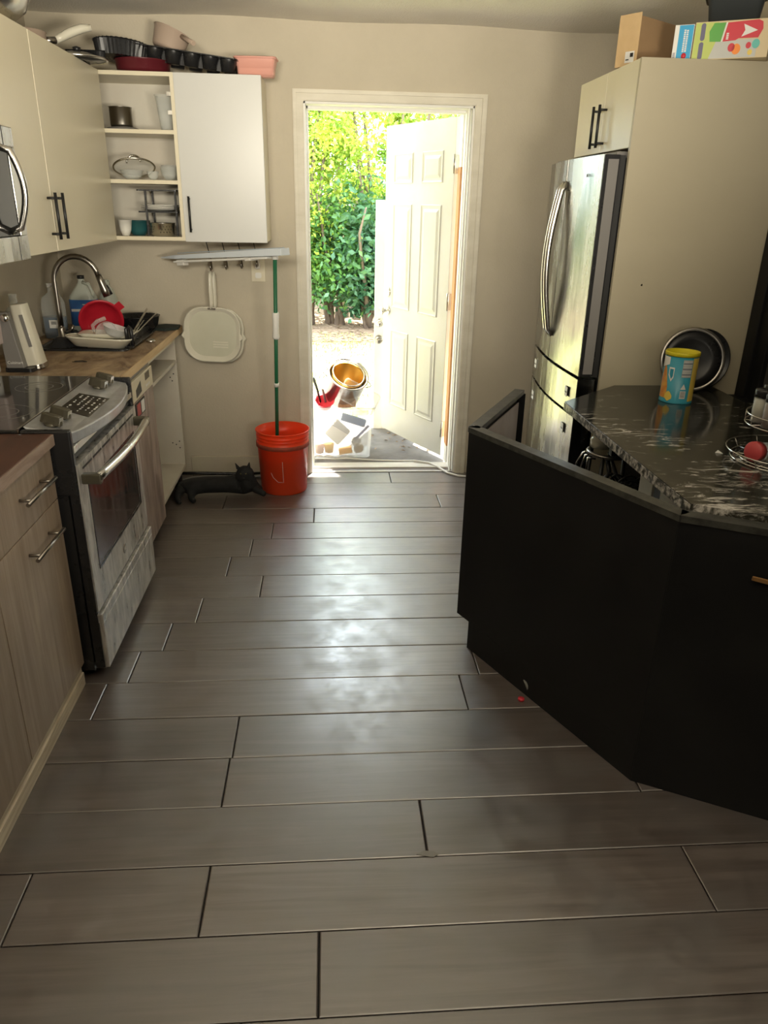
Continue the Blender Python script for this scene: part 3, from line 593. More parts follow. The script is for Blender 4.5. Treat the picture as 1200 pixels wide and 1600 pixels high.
MB().lathe([(0, 0), (.020, 0), (.020, .002), (.017, .003), (0, .003)], 24, mt).build('badge', m_nickel, od)
text('lettering', 'GE', .018, T(DX + .0035, (SY0 + SY1) / 2, .335) @ RZ(PI / 2) @ RX(PI / 2), m_paper, od)
MB().box(-.83, DX - .002, SY0 + .006, SY1 - .006, .045, .228).build('drawer', m_oven, t)
MB().box(-.83, DX + .012, SY0 + .002, SY1 - .002, .228, .262).box(DX - .003, DX + .012, SY0 + .002, SY1 - .002, .05, .228).build('drawer_front', m_oven, t, bevel=.003)
MB().box(-.828, DX - .004, SY0 + .006, SY1 - .006, .262, .275).build('drawer_gap', m_blk, t)
MB().box(-.829, -.80, SY0, SY0 + .010, .05, .80).lathe([(0, 0), (.008, 0), (.006, .003), (0, .004)], 12, T(-.812, SY0 - .001, .79) @ RX(PI / 2)).build('side_trim', m_bplas, t)
for y in (SY0 + .06, SY1 - .06):
    [MB().lathe([(0, 0), (.018, 0), (.018, .04), (0, .04)], 14, T(x_, y, 0)).build('foot', m_bplas, t) for x_ in (-.87, -1.40)]
# far worktop with a sink cut-out
SX0, SX1, SYa, SYb = -1.385, -.955, 3.60, 4.36
wt = MB().box(XL + .001, SX0 + .02, 3.026, D - .001, .871, .909).box(SX1 - .02, -.852, 3.026, D - .001, .871, .909).box(SX0 + .02, SX1 - .02, 3.026, SYa + .02, .871, .909).box(SX0 + .02, SX1 - .02, SYb - .02, D - .001, .871, .909)
o = wt.build('worktop', m_butch); tag(o, 'worn and stained butcher block worktop around the black sink', 'worktop')
MB().box(-.8525, -.8485, 3.027, D - .001, .872, .908).build('edge_strip', m_butche, o)
t = thing('sink', (-1.17, 3.98, .90), 'black drop-in composite sink in the butcher block worktop', 'sink')
rim = MB(); o_, i_ = rrect(SX1 - SX0, SYb - SYa, .03), rrect(SX1 - SX0 - .05, SYb - SYa - .05, .03); i2 = rrect(SX1 - SX0 - .09, SYb - SYa - .09, .05)
shell(rim, [(o_, .9095), (o_, .918), (i_, .9185), (i2, .74)], True, T((SX0 + SX1) / 2, (SYa + SYb) / 2, 0))
rim.build('basin', m_bplas, t)
MB().lathe([(0, .742), (.04, .742), (.042, .747), (.03, .749), (0, .745)], 24, T(-1.17, 4.05, 0)).build('drain', m_nickel, t)
# dishwasher
t = thing('dishwasher', (-1.17, 3.32, 0), 'dishwasher with a scuffed greyish-brown front and a beige control strip', 'dishwasher')
MB().box(XL + .01, -.885, 3.032, 3.60, .03, .868).build('body', m_grey, t)
m_dw = mat('scuffed_dishwasher_front', (0.20, 0.15, 0.13), .4, c2=(0.42, .34, .30), sc=(60, 26, 3.5), amt=(.40, .62), rvar=.1)
MB().box(-.884, XF + .008, 3.034, 3.598, .06, .752).build('door', m_dw, t, bevel=.003)
pn = MB().box(-.884, XF + .010, 3.034, 3.598, .755, .846).build('control_strip', m_cab, t, bevel=.003)
MB().box(-.884, XF - .004, 3.034, 3.598, .847, .869).build('dark_gap', m_grey, t)
X = XF + .010
MB().add([(X, 3.27, .800), (X, 3.36, .825), (X, 3.37, .775), (X, 3.27, .765), (X + .001, 3.27, .800), (X + .001, 3.36, .825), (X + .001, 3.37, .775), (X + .001, 3.27, .765)], [(0, 1, 2, 3), (7, 6, 5, 4), (0, 4, 5, 1), (1, 5, 6, 2), (2, 6, 7, 3), (3, 7, 4, 0)]).build('latch_recess', m_blk, pn)
MB().box(X, X + .001, 3.45, 3.535, .805, .838).build('display', m_bronze, pn)
for k in range(3): MB().box(X, X + .0015, 3.455 + k * .028, 3.472 + k * .028, .775, .785).build('button', m_paper, pn)
X = XF + .008
st = MB().box(X, X + .004, 3.235, 3.40, .680, .745).build('magnet_sign', m_blk, t)
MB().box(X + .004, X + .005, 3.252, 3.31, .686, .739).build('red_label', m_redcap, st); MB().box(X + .004, X + .005, 3.33, 3.385, .686, .739).build('white_label', m_paper, st)
# open base cabinet
t = thing('open_base_cabinet', (-1.17, 3.95, 0), 'cream base cabinet with its doors missing, dirty shelves empty, beside the dishwasher', 'cabinet')
XG = -.868
MB().box(XL + .002, XL + .012, 3.606, 4.288, .10, .868).build('back_panel', m_cabi, t)
for a, b in ((3.604, 3.622), (4.270, 4.288)):
    sp = MB().box(XL + .012, XG, a, b, .10, .868).build('side_panel', m_cabi, t)
ph = MB()
for (x, z) in ((-.89, .66), (-.91, .64), (-.90, .62), (-.89, .26), (-.91, .24), (-.89, .22), (-.93, .25)): ph.lathe([(0, 0), (.004, 0), (.003, .001)], 8, T(x, 4.2695, z) @ RX(PI / 2))
ph.build('peg_hole', m_blk, t)
MB().box(XL + .012, XG, 3.622, 4.270, .10, .118).build('bottom_panel', m_cabi, t)
MB().box(XL + .25, XG - .002, 3.622, 4.270, .722, .740).build('shelf', m_cabi, t)
MB().box(XG - .02, XG, 3.622, 4.270, .845, .868).build('front_rail', m_cab, t)
MB().box(XL + .02, XG - .07, 3.604, 4.288, 0, .10).build('plinth', m_black, t)
for y in (3.64, 4.25): MB().lathe([(0, 0), (.02, 0), (.014, .02), (.014, .1), (0, .1)], 14, T(XG - .035, y, 0)).build('leg', m_bplas, t)
# ================================================================== ITEMS ON THE WALL CABINETS
# steel mixing bowl top left
mt = T(-1.225, 3.20, 2.142) @ RX(0.0)
o = MB().lathe([(.05, .0), (.10, .012), (.15, .05), (.178, .11), (.185, .145), (.190, .147), (.180, .142), (.172, .11), (.145, .055), (.10, .018), (0, .006)], 40, mt).lathe([(0, 0), (.05, 0)], 40, mt).build('mixing_bowl', m_chrome); tag(o, 'large stainless mixing bowl on the cabinet at the upper left corner', 'bowl')
# saucepan with pale handle
t = thing('saucepan', (-1.30, 3.80, ZT), 'grey saucepan with a pale curved handle, behind the corner cabinet top', 'saucepan')
MB().lathe([(0, 0), (.085, 0), (.095, .012), (.098, .085), (.101, .087), (.093, .084), (.09, .014), (0, .008)], 32, T(-1.30, 3.80, ZT + .004)).build('pot', m_peach, t)
MB().tube([(-1.225, 3.85, 2.205), (-1.185, 3.88, 2.212)], .014, 10).build('handle_joint', m_nickel, t)
MB().tube([(-1.185, 3.88, 2.212), (-1.165, 3.90, 2.228), (-1.13, 3.92, 2.250), (-1.085, 3.94, 2.270), (-1.045, 3.95, 2.276)], [.013, .017, .019, .018, .012], 12).build('handle', m_cream, t)
# fluted tins
def fluted(name, x, y, z, r, h, lab, rot=Matrix.Identity(4), n=72):
    v = []; f = []
    prof = [(r * .62, 0), (r * .9, 0), (r, h), (r * 1.05, h + .004), (r * 1.0, h + .002), (r * .88, .006), (r * .6, .006)]
    k = len(prof)
    for i in range(n):
        a = 2 * PI * i / n; w_ = .045 * r * (1 if i % 2 else -1)
        for j, (rr, zz) in enumerate(prof): v.append(((rr + (w_ if 0 < j < 6 else 0)) * math.cos(a), (rr + (w_ if 0 < j < 6 else 0)) * math.sin(a), zz))
    for i in range(n):
        for j in range(k - 1): f.append((i * k + j, ((i + 1) % n) * k + j, ((i + 1) % n) * k + j + 1, i * k + j + 1))
    f.append(tuple(i * k for i in range(n)))
    o = MB().add(v, f, False, T(x, y, z) @ rot).build(name, m_bplas); return tag(o, lab, 'baking tin')
fluted('tart_tin', -1.12, 4.10, 2.165, .085, .045, 'small black fluted tart tin beside the pale saucepan handle', RX(.15))
fluted('tart_tin', -.985, 4.20, 2.196, .120, .062, 'large black fluted tart tin stacked on the maroon pan', RY(.05) @ RX(-.06))
t = thing('pan_lid', (-1.03, 3.93, ZT), 'black pan lid with a silver rim lying flat on the corner cabinet', 'lid')
MB().lathe([(0, .032), (.05, .028), (.105, .012), (.118, .004), (.118, .001), (0, .001)], 40, T(-1.10, 3.88, ZT + .002)).build('dome', m_bplas, t)
MB().tube(ring(-1.10, 3.88, ZT + .006, .122), .006, 8, closed=True).build('rim', m_chrome, t)
MB().lathe([(0, .032), (.012, .032), (.018, .05), (0, .056)], 16, T(-1.10, 3.88, ZT)).build('knob', m_bplas, t)
o = MB().lathe([(0, 0), (.11, 0), (.125, .015), (.130, .052), (.136, .056), (.126, .054), (.118, .018), (0, .006)], 40, T(-.895, 4.245, ZT + .001)).build('round_pan', m_maroon); tag(o, 'dark maroon round pan under the large fluted tin', 'pan')
# muffin tray leaning
t = thing('muffin_tray', (-.63, 4.30, ZT), 'long black muffin tray on top of the grey-white wall cabinet', 'baking tray')
mt = T(-.690, 4.240, ZT + .088) @ RY(.11)
MB().prism(rrect(.53, .25, .02), 0, .004, mt).build('tray_top', m_bplas, t, bevel=.001)
MB().box(-.255, .250, -.05, -.046, -.050, 0, mt).build('side_wall', m_bplas, t)
for i in range(6):
    for j in range(2):
        MB().lathe([(.032, -.052), (.041, 0.0)], 16, mt @ T(-.218 + i * .087, -.062 + j * .124, 0)).lathe([(0, -.052), (.032, -.052)], 16, mt @ T(-.218 + i * .087, -.062 + j * .124, 0)).build('muffin_cup', m_bplas, t)
t = thing('saucepan', (-.74, 4.24, 2.20), 'beige saucepan tilted on top of the black muffin tray', 'saucepan')
mt = T(-.775, 4.25, 2.245) @ RY(.36) @ RX(-.12)
MB().lathe([(0, 0), (.066, 0), (.074, .010), (.086, .085), (.090, .087), (.083, .083), (.068, .014), (0, .006)], 32, mt).build('pot', m_peach, t)
MB().tube([mt @ Vector((.06, -.06, .072)), mt @ Vector((.10, -.10, .060)), mt @ Vector((.135, -.135, .050))], [.011, .010, .011], 10).build('handle', m_peach, t)
o = MB().lathe([(0, 0), (.014, 0), (.018, .010), (.012, .02), (0, .022)], 16, T(-.478, 4.22, 2.20)).build('egg_cup', m_white); tag(o, 'tiny white dish knob on the right end of the muffin tray', 'dish')
t = thing('loaf_pan', (-.345, 4.17, ZT), 'pink loaf pan sticking out over the right end of the wall cabinet', 'loaf pan')
lp = MB(); mt = T(-.345, 4.215, ZT + .002) @ RY(.0) @ RZ(-.06)
shell(lp, [(rrect(.185, .095, .015), .074), (rrect(.175, .085, .015), .008), (rrect(.165, .075, .015), .004)], True, mt)
shell(lp, [(rrect(.165, .075, .015), 0), (rrect(.197, .107, .018), .076)][::-1] + [], True, mt)
lp.build('tin', m_pink, t)
MB().tube([mt @ Vector((p[0], p[1], .078)) for p in rrect(.200, .110, .018)], .005, 8, closed=True).build('rim', m_pink, t)
# ================================================================== ITEMS INSIDE THE OPEN UNIT
z3 = SH[1] + .019
t = thing('tin_pot', (-1.02, 4.30, z3), 'small grey lidless pot on the top shelf of the open cabinet', 'pot')
MB().lathe([(0, .02), (.052, .02), (.055, .028), (.055, .105), (.058, .107), (.052, .105), (.05, .03), (0, .026)], 28, T(-1.035, 4.28, z3)).build('body', m_nickel, t)
MB().lathe([(0, 0), (.085, 0), (.09, .004), (.075, .014), (.05, .019), (0, .019)], 32, T(-1.03, 4.28, z3)).build('saucer', m_grey, t)
o = MB().lathe([(0, 0), (.030, 0), (.036, .06), (.050, .158), (.053, .158), (.046, .156), (.033, .06), (.027, .006), (0, .006)], 28, T(-.800, 4.22, z3)).build('glass_vase', m_glass); tag(o, 'clear tapered glass vase on the top shelf of the open cabinet', 'vase')
z2 = SH[0] + .019
t = thing('pot_lid', (-1.0, 4.27, z2), 'glass pot lid with a metal rim leaning on bowls on the middle shelf', 'lid')
mt = T(-.985, 4.235, z2 + .058) @ RY(-.12) @ RX(-.38)
MB().lathe([(.098, 0), (.06, .022), (.02, .03), (0, .031)], 36, mt).build('glass_dome', m_glass, t)
MB().tube([mt @ Vector(p) for p in ring(0, 0, 0, .101)], .0045, 8, closed=True).build('rim', m_chrome, t)
MB().tube([mt @ Vector((-.035 + .035 * (1 - math.cos(PI * i / 8)), 0, .026 + .035 * math.sin(PI * i / 8))) for i in range(9)], .005, 8).build('handle', m_chrome, t)
def gbowl(x, y, z, r, h, lab, m=m_glass, tilt=0, name='glass_bowl', cat='bowl'):
    o = MB().lathe([(0, 0), (r * .5, 0), (r * .8, h * .35), (r, h), (r * 1.03, h), (r * .93, h * .96), (r * .74, h * .38), (r * .45, h * .08), (0, h * .08)], 28, T(x, y, z) @ RY(tilt)).build(name, m); return tag(o, lab, cat)
gbowl(-.995, 4.22, z2, .058, .045, 'clear glass bowl beneath the leaning glass lid')
gbowl(-.805, 4.20, z2 + .001, .045, .062, 'small clear glass bowl at the right of the middle shelf')
gbowl(-.885, 4.19, z2, .030, .04, 'tiny glass cup between the two glass bowls')
gbowl(-.815, 4.33, z2, .055, .075, 'tall glass bowl behind the small clear glass bowl')
z1 = ZB + .019
t = thing('shelf_rack', (-.86, 4.27, z1), 'black two-tier wire plate rack on the bottom shelf of the open cabinet', 'rack')
for z in (z1 + .112, z1 + .215): MB().prism(rrect(.205, .19, .01), z, z + .007, T(-.875, 4.285, 0)).build('tier', m_bplas, t, bevel=.001)
for x, y in ((-.935, 4.20), (-.785, 4.20), (-.935, 4.37), (-.785, 4.37)): MB().box(x - .005, x + .005, y - .005, y + .005, z1, z1 + .216).build('leg', m_bplas, t)
for k in range(3):
    o = MB().lathe([(0, 0), (.055, 0), (.095, .010), (.100, .013), (.093, .013), (.05, .004), (0, .004)], 36, T(-.880, 4.28, z1 + .120 + k * .0085)).build('plate', m_white); tag(o, ['bottom', 'middle', 'top'][k] + ' white plate of the short stack on the black shelf rack', 'plate', 'plates on the shelf rack')
t = thing('steel_bowl', (-.865, 4.19, z1), 'shiny steel pot at the bottom right of the open cabinet', 'pot')
MB().lathe([(0, 0), (.050, 0), (.060, .010), (.064, .062), (.068, .064), (.060, .061), (.056, .012), (0, .005)], 32, T(-.862, 4.20, z1)).build('body', m_chrome, t)
ho = MB()
for i in range(24):
    for j in range(3):
        if i % 6 < 4: a = 2 * PI * i / 24 + j * .13; ho.lathe([(0, 0), (.0022, 0), (.0018, .0006)], 6, T(-.862 + .0628 * math.cos(a), 4.20 + .0628 * math.sin(a), z1 + .018 + j * .014) @ RZ(a) @ RY(PI / 2))
ho.build('drain_hole', m_blk, t)
gbowl(-.995, 4.24, z1, .062, .072, 'teal bowl in shadow on the bottom shelf of the open cabinet', col('teal_glaze', (0.02, .10, .11), .3), name='bowl')
gbowl(-1.045, 4.17, z1, .035, .075, 'pale cup half hidden behind the corner cabinet door', m_white, name='cup', cat='cup')
# ================================================================== ITEMS ON THE FAR WORKTOP
ZW = .9095
t = thing('can_opener', (-1.30, 3.26, ZW), 'white electric can opener with a grey front plate and chrome knob, beside the stove', 'can opener')
x, y = -1.285, 3.19
MB().prism(rrect(.115, .13, .02), 0, .015, T(x + .01, y, ZW)).build('base', m_bplas, t, bevel=.003)
MB().prism([(-.055, -.05), (-.01, -.05), (-.035, .05), (-.055, .05)], 0, .0, T(0, 0, 0))
b = MB(); b.add([(x - .04, y - .055, ZW + .015), (x + .03, y - .055, ZW + .015), (x + .03, y + .0, ZW + .015), (x - .04, y + .0, ZW + .015), (x - .055, y - .035, ZW + .235), (x - .01, y - .035, ZW + .235), (x - .01, y + .0, ZW + .235), (x - .055, y + .0, ZW + .235)],
    [(3, 2, 1, 0), (4, 5, 6, 7), (0, 1, 5, 4), (1, 2, 6, 5), (2, 3, 7, 6), (3, 0, 4, 7)]); b.build('front_plate', m_grey, t, bevel=.003)
MB().prism(rrect(.082, .10, .028), 0, .262, T(x + .045, y + .035, ZW + .002) @ RY(-.12), smooth=True, scale_top=.72).build('housing', m_cream, t, bevel=.004)
MB().prism(rrect(.086, .104, .028), 0, .016, T(x + .045, y + .035, ZW + .002) @ RY(-.12)).build('base_band', m_chrome, t)
MB().box(-.006, .006, -.003, .003, 0, .13, T(x + .053, y - .0125, ZW + .095) @ RY(-.17) @ RX(-.03)).build('grip_slot', m_grey, t)
MB().lathe([(0, 0), (.016, 0), (.016, .02), (.013, .026), (0, .027)], 20, T(x - .018, y - .030, ZW + .215) @ RX(PI / 2)).build('knob', m_chrome, t)
text('lettering', 'Cuisinart', .017, T(x - .002, y - .0560, ZW + .038) @ RX(PI / 2 - .09), m_paper, t, ext=.0004)
t = thing('paper_towel_holder', (-1.41, 3.14, ZW), 'pale dispenser on a white cylinder, cut by the left edge of the photo', 'dispenser')
MB().lathe([(0, 0), (.034, 0), (.035, .01), (.033, .135), (0, .135)], 28, T(-1.385, 3.13, ZW)).build('cylinder', m_white, t)
MB().prism(rrect(.10, .085, .012), .115, .262, T(-1.375, 3.125, ZW)).build('head', mat('pinkish_plastic', (.58, .49, .46), .35), t, bevel=.004)
MB().lathe([(0, 0), (.012, 0), (.012, .012), (0, .014)], 14, T(-1.365, 3.125, ZW + .262)).build('button', m_redcap, t)
# glass cruet
o = MB().lathe([(0, 0), (.055, 0), (.06, .02), (.058, .10), (.045, .19), (.018, .225), (.016, .262), (.019, .264), (.019, .268), (.014, .268), (.014, .225), (.040, .188), (.054, .10), (.054, .02), (0, .01)], 32, T(-1.40, 3.50, ZW)).build('glass_bottle', m_glass); tag(o, 'tall clear glass bottle with a narrow neck behind the white can opener', 'bottle')
# blue detergent bottle
t = thing('detergent_bottle', (-1.43, 4.10, ZW), 'clear bottle half full of dark blue soap with a barcode label, left of the faucet', 'bottle')
bx, by = -1.40, 3.98
MB().prism(rrect(.105, .07, .02), 0, .105, T(bx, by, ZW), smooth=True).build('liquid', m_blue, t)
b = MB(); shell(b, [(rrect(.03, .03, .012), .25), (rrect(.03, .03, .012), .225), (rrect(.09, .06, .018), .20), (rrect(.108, .073, .021), .17), (rrect(.108, .073, .021), .001)], True, T(bx, by, ZW)); b.build('shell', m_glass, t)
MB().lathe([(0, .25), (.018, .25), (.018, .268), (0, .27)], 16, T(bx, by, ZW)).build('cap', m_clearp, t)
MB().box(bx - .018, bx + .027, by - .0385, by - .0375, ZW + .052, ZW + .092).build('label', m_paper, t)
b = MB()
for k in range(9): b.box(bx - .008 + k * .0028, bx - .0065 + k * .0028, by - .0390, by - .0384, ZW + .070, ZW + .086)
b.build('barcode', m_blk, t)
# jug
t = thing('jug', (-1.34, 4.14, ZW), 'milky plastic jug with a handle and a blue label, right of the faucet', 'jug')
jx, jy = -1.318, 4.215
b = MB(); shell(b, [(rrect(.03, .03, .012), .272), (rrect(.035, .035, .014), .25), (rrect(.075, .06, .025), .225), (rrect(.135, .085, .03), .18), (rrect(.14, .09, .03), .01), (rrect(.13, .08, .03), 0)], True, T(jx, jy, ZW)); b.build('body', m_milk, t)
MB().prism(rrect(.142, .092, .031), .03, .165, T(jx, jy, ZW), smooth=True).build('label', m_bluel, t)
for a_, b_, c_, d_ in ((-.055, 0, .105, .118), (.005, .05, .140, .144), (-.02, .035, .07, .073), (-.02, .025, .055, .058)): MB().box(jx + a_, jx + b_, jy - .0475, jy - .0463, ZW + c_, ZW + d_).build('print', m_paper, t)
MB().tube([(jx + .012, jy - .02, ZW + .255), (jx + .045, jy - .03, ZW + .245), (jx + .062, jy - .03, ZW + .20), (jx + .055, jy - .02, ZW + .17)], .009, 10).build('handle', m_milk, t)
MB().lathe([(0, .27), (.018, .27), (.018, .287), (0, .287)], 16, T(jx, jy, ZW)).build('cap', m_blk, t)
o = MB().lathe([(0, 0), (.045, 0), (.05, .01), (.05, .15), (.03, .20), (.016, .22), (.016, .25), (0, .25)], 28, T(-1.235, 4.385, ZW)).build('spray_bottle', m_milk); tag(o, 'milky white round bottle against the back wall, right of the jug', 'bottle')
t = thing('scrub_jar', (-1.27, 3.98, .919), 'small dark square jar with a pale lid between faucet and red colander', 'jar')
MB().prism(rrect(.04, .03, .006), 0, .045, T(-1.262, 4.055, .9185)).build('body', m_bronze, t, bevel=.002)
MB().prism(rrect(.043, .033, .006), .0455, .052, T(-1.262, 4.055, .9185)).build('lid', m_pink, t)
# faucet
t = thing('faucet', (-1.345, 3.88, .918), 'brushed nickel gooseneck pull-down faucet over the black sink', 'faucet')
fx, fy = -1.347, 3.90
MB().lathe([(0, 0), (.026, 0), (.026, .008), (.018, .014), (.018, .05), (.014, .06), (0, .06)], 24, T(fx, fy, .918)).build('base', m_nickel, t)
pts = [(fx, fy, .965), (fx, fy, 1.05), (fx, fy, 1.20)] + [(fx + .105 - .105 * math.cos(PI * .93 * i / 14), fy + .02 * i / 14, 1.20 + .112 * math.sin(PI * .93 * i / 14)) for i in range(1, 15)]
MB().tube(pts, .0135, 14).build('neck', m_nickel, t)
e = Vector(pts[-1]); tdir = (Vector(pts[-1]) - Vector(pts[-2])).normalized()
MB().tube([e, e + tdir * .03, e + tdir * .075, e + tdir * .105], [.0145, .016, .021, .020], 16).build('spray_head', m_nickel, t)
MB().tube([e + tdir * .05 + Vector((.018, 0, 0)), e + tdir * .095 + Vector((.026, 0, 0))], .006, 8).build('spray_button', m_bplas, t)
MB().tube([(fx + .015, fy, .95), (fx + .05, fy - .01, .958), (fx + .065, fy - .012, .985)], .006, 8).build('lever', m_nickel, t)
# dish pile
t = thing('baking_dish', (-1.10, 3.62, .92), 'pale oval dish propped across the front rim of the sink', 'dish')
b = MB(); mt = T(-1.095, 3.665, .922) @ RY(.06) @ RX(-.05)
shell(b, [(rrect(.235, .10, .045), 0.0), (rrect(.300, .165, .06), .040), (rrect(.306, .171, .062), .042), (rrect(.292, .155, .058), .040), (rrect(.225, .09, .04), .006)], True, mt)
b.add([(p[0], p[1], 0) for p in rrect(.235, .10, .045)], [tuple(range(24))], False, mt); b.build('dish_body', m_cream, t)
MB().tube([mt @ Vector((p[0], p[1], .044)) for p in rrect(.30, .165, .06)], .003, 6, closed=True).build('rim', m_cream, t)
t = thing('serving_tray', (-1.09, 3.72, .96), 'cream tray resting inside the pale oval dish', 'tray')
b = MB(); mt = T(-1.08, 3.76, .952) @ RX(-.02)
shell(b, [(rrect(.22, .12, .03), 0), (rrect(.27, .16, .04), .022), (rrect(.258, .148, .036), .022), (rrect(.21, .11, .028), .004)], True, mt); b.build('tray_body', m_cream, t)
t = thing('colander', (-1.14, 3.86, 1.0), 'red plastic colander standing on its side in the sink', 'colander')
mt = T(-1.145, 3.90, 1.010) @ RZ(.25) @ RX(PI / 2 + .28)
MB().lathe([(.0, -.052), (.055, -.050), (.085, -.03), (.098, 0), (.108, .002), (.108, .006), (.095, .004), (.080, -.025), (.05, -.044), (0, -.046)], 36, mt).build('colander_bowl', m_red, t)
MB().box(-.02, .02, .10, .135, .0, .006, mt @ RZ(-.9)).box(-.02, .02, .10, .125, .0, .006, mt @ RZ(2.2)).build('grip', m_red, t, bevel=.002)
t = thing('measuring_cup', (-1.09, 3.72, .98), 'clear plastic scoop with an angled clear handle on the dish pile', 'measuring cup')
mt = T(-1.075, 3.72, .980) @ RX(1.15) @ RZ(.2)
MB().lathe([(.0, -.055), (.04, -.052), (.05, 0), (.052, .002), (.047, 0), (.037, -.048), (0, -.05)], 28, mt).build('cup', m_glass, t)
MB().tube([(-1.125, 3.70, .985), (-1.128, 3.69, 1.015), (-1.105, 3.69, 1.035), (-1.065, 3.685, 1.050)], [.008, .009, .009, .010], 10).build('handle', m_glass, t)
o = gbowl(-1.035, 3.70, .964, .060, .045, 'upturned clear plastic bowl at the right of the dish pile', m_clearp, tilt=.3, name='plastic_bowl')
t = thing('dish_drainer', (-.96, 3.65, .918), 'black dish drainer leaning at the right side of the sink', 'drainer')
MB().tube([(-.965, 3.66, .925), (-.965, 3.66, 1.005), (-.955, 3.67, 1.012), (-.945, 3.66, 1.005), (-.940, 3.66, .925)], .010, 8).build('upright', m_bplas, t)
for k in range(4): MB().tube([(-1.00, 3.70 + k * .05, .925), (-.955, 3.74 + k * .08, .97 + .01 * k)], .003, 6).build('wire', m_chrome, t)
MB().box(-.975, -.935, 3.64, 4.12, .9187, .926).box(-.975, -.968, 3.70, 4.12, .926, .955).build('side_rail', m_bplas, t, bevel=.002)
o = MB().lathe([(0, 0), (.085, 0), (.105, .02), (.118, .07), (.122, .073), (.114, .07), (.10, .022), (0, .008)], 36, T(-1.045, 4.215, .919)).build('skillet', m_bplas); tag(o, 'deep black pan sitting at the back right of the sink', 'pan')
for k, (x0, y0, x1, y1, zz, lab) in enumerate(((-.975, 3.80, -.965, 4.12, 1.04, 'shiny knife pointing up from the right side of the sink'), (-.962, 3.82, -.940, 4.22, 1.005, 'thin steel skewer lying low beside the knife at the sink'))):
    t = thing('knife' if k == 0 else 'skewer', (x0, y0, .93), lab, 'knife' if k == 0 else 'skewer')
    MB().bar((x0, y0, .958), (x1, y1, zz), .003, .012 if k == 0 else .005).build('blade', m_chrome, t); MB().bar((x0 - .002, y0 - .06, .942), (x0, y0, .958), .012, .014).build('handle', m_bplas, t, bevel=.002)
o = MB().prism([(-.98, 4.24), (-.90, 4.20), (-.84, 4.26), (-.845, 4.36), (-.93, 4.38), (-.99, 4.33)], ZW, ZW + .014).build('cloth', col('dark_cloth', (.02, .028, .024), .9), bevel=.006); tag(o, 'dark crumpled cloth at the far right end of the worktop', 'cloth')
o = MB().lathe([(.010, 0), (.022, 0), (.024, .008), (.018, .014), (.012, .012)], 20, T(-.902, 3.86, ZW)).build('drain_plug', m_chrome); tag(o, 'small metal sink strainer lying on the worktop beside the sink', 'strainer')
o = MB().prism([(-1.33, 3.63), (-1.25, 3.62), (-1.21, 3.68), (-1.26, 3.76), (-1.34, 3.74)], .919, .955, scale_top=.5).build('sponge_cloth', col('black_rag', (.012, .012, .013), .7), bevel=.012); tag(o, 'wet black rag bunched on the left rim of the sink', 'cloth')
o = MB().tube([(-1.13, 3.345, ZW + .001), (-1.10, 3.34, ZW + .002), (-1.07, 3.352, ZW + .001), (-1.09, 3.365, ZW + .002), (-1.125, 3.36, ZW + .001)], .0016, 5).build('twist_tie', m_blk); tag(o, 'thin dark twist of wire lying in the middle of the butcher block', 'wire')
# ================================================================== WALL HANGING ITEMS
t = thing('hook_rail', (-.525, 4.33, 1.27), 'black wire hook rail hanging beneath the grey-white wall cabinet', 'hook rail')
MB().tube([(-.66, 4.27, 1.372), (-.40, 4.27, 1.372)], .003, 8).tube([(-.66, 4.385, 1.268), (-.39, 4.385, 1.290)], .003, 8).build('rail', m_blackm, t)
b = MB()
for k in range(4): x = -.655 + k * .084; b.tube([(x, 4.27, 1.372), (x + .004, 4.385, 1.270 + k * .0065)], .0025, 6)
b.build('strut', m_blackm, t)
for k in range(4):
    x = -.653 + k * .084; z = 1.266 + k * .0068
    MB().tube([(x, 4.385, z + .004), (x + .002, 4.37, z - .012), (x + .006, 4.355, z - .038), (x + .004, 4.335, z - .042), (x + .002, 4.325, z - .022)], [.003, .006, .007, .006, .004], 8).build('hook', m_nickel, t)
def gpan(dy, dx, dz, lab, m_in):
    t = thing('grill_pan', (-.662 + dx, 4.385 + dy, .87 + dz), lab, 'pan')
    mt = frame((-.664 + dx, 4.392 + dy, .872 + dz), (1, 0, -.045), (.045, 0, 1))
    b = MB(); o_ = rrect(.31, .30, .105, 8); 
    shell(b, [(rrect(.27, .26, .09, 8), .0), (o_, .034), (rrect(.318, .308, .108, 8), .038), (rrect(.300, .29, .10, 8), .036), (rrect(.262, .252, .088, 8), .006)], True, mt)
    b.add([(p[0], p[1], 0) for p in rrect(.27, .26, .09, 8)], [tuple(range(36))], False, mt); b.build('pan_body', m_cream, t)
    MB().prism(rrect(.262, .252, .088, 8), .0062, .0075, mt).build('cooking_surface', m_in, t)
    g = MB()
    for k in range(3): g.box(.0, .085, -.075 + k * .014, -.068 + k * .014, .0076, .0085, mt)
    g.build('ridge_highlight', m_cream, t)
    for sx in (-1, 1): MB().prism([(sx * .150, -.035), (sx * .172, -.01), (sx * .150, .025)], .030, .038, mt).build('spout', m_cream, t, bevel=.002)
    MB().tube([mt @ Vector(p) for p in ((0.0, .145, .030), (0.0, .175, .034), (-.002, .24, .040), (-.004, .315, .036), (-.004, .345, .030))], [.013, .012, .014, .012, .009], 12, flat=.6).build('handle', m_cream, t)
    MB().box(-.022, .022, .140, .150, .024, .040, mt).build('rivet_plate', m_chrome, t)
gpan(-.035, 0, 0, 'front cream square grill pan hanging on the wall by its handle', m_creamin)
gpan(.0, .014, -.008, 'second cream grill pan hanging mostly hidden behind the first', m_creamin)
t = thing('outlet', (-.398, D, 1.215), 'beige wall outlet with a white plug in its upper socket', 'outlet')
MB().box(-.438, -.360, D - .006, D - .0005, 1.155, 1.278).build('plate', m_cab, t, bevel=.002)
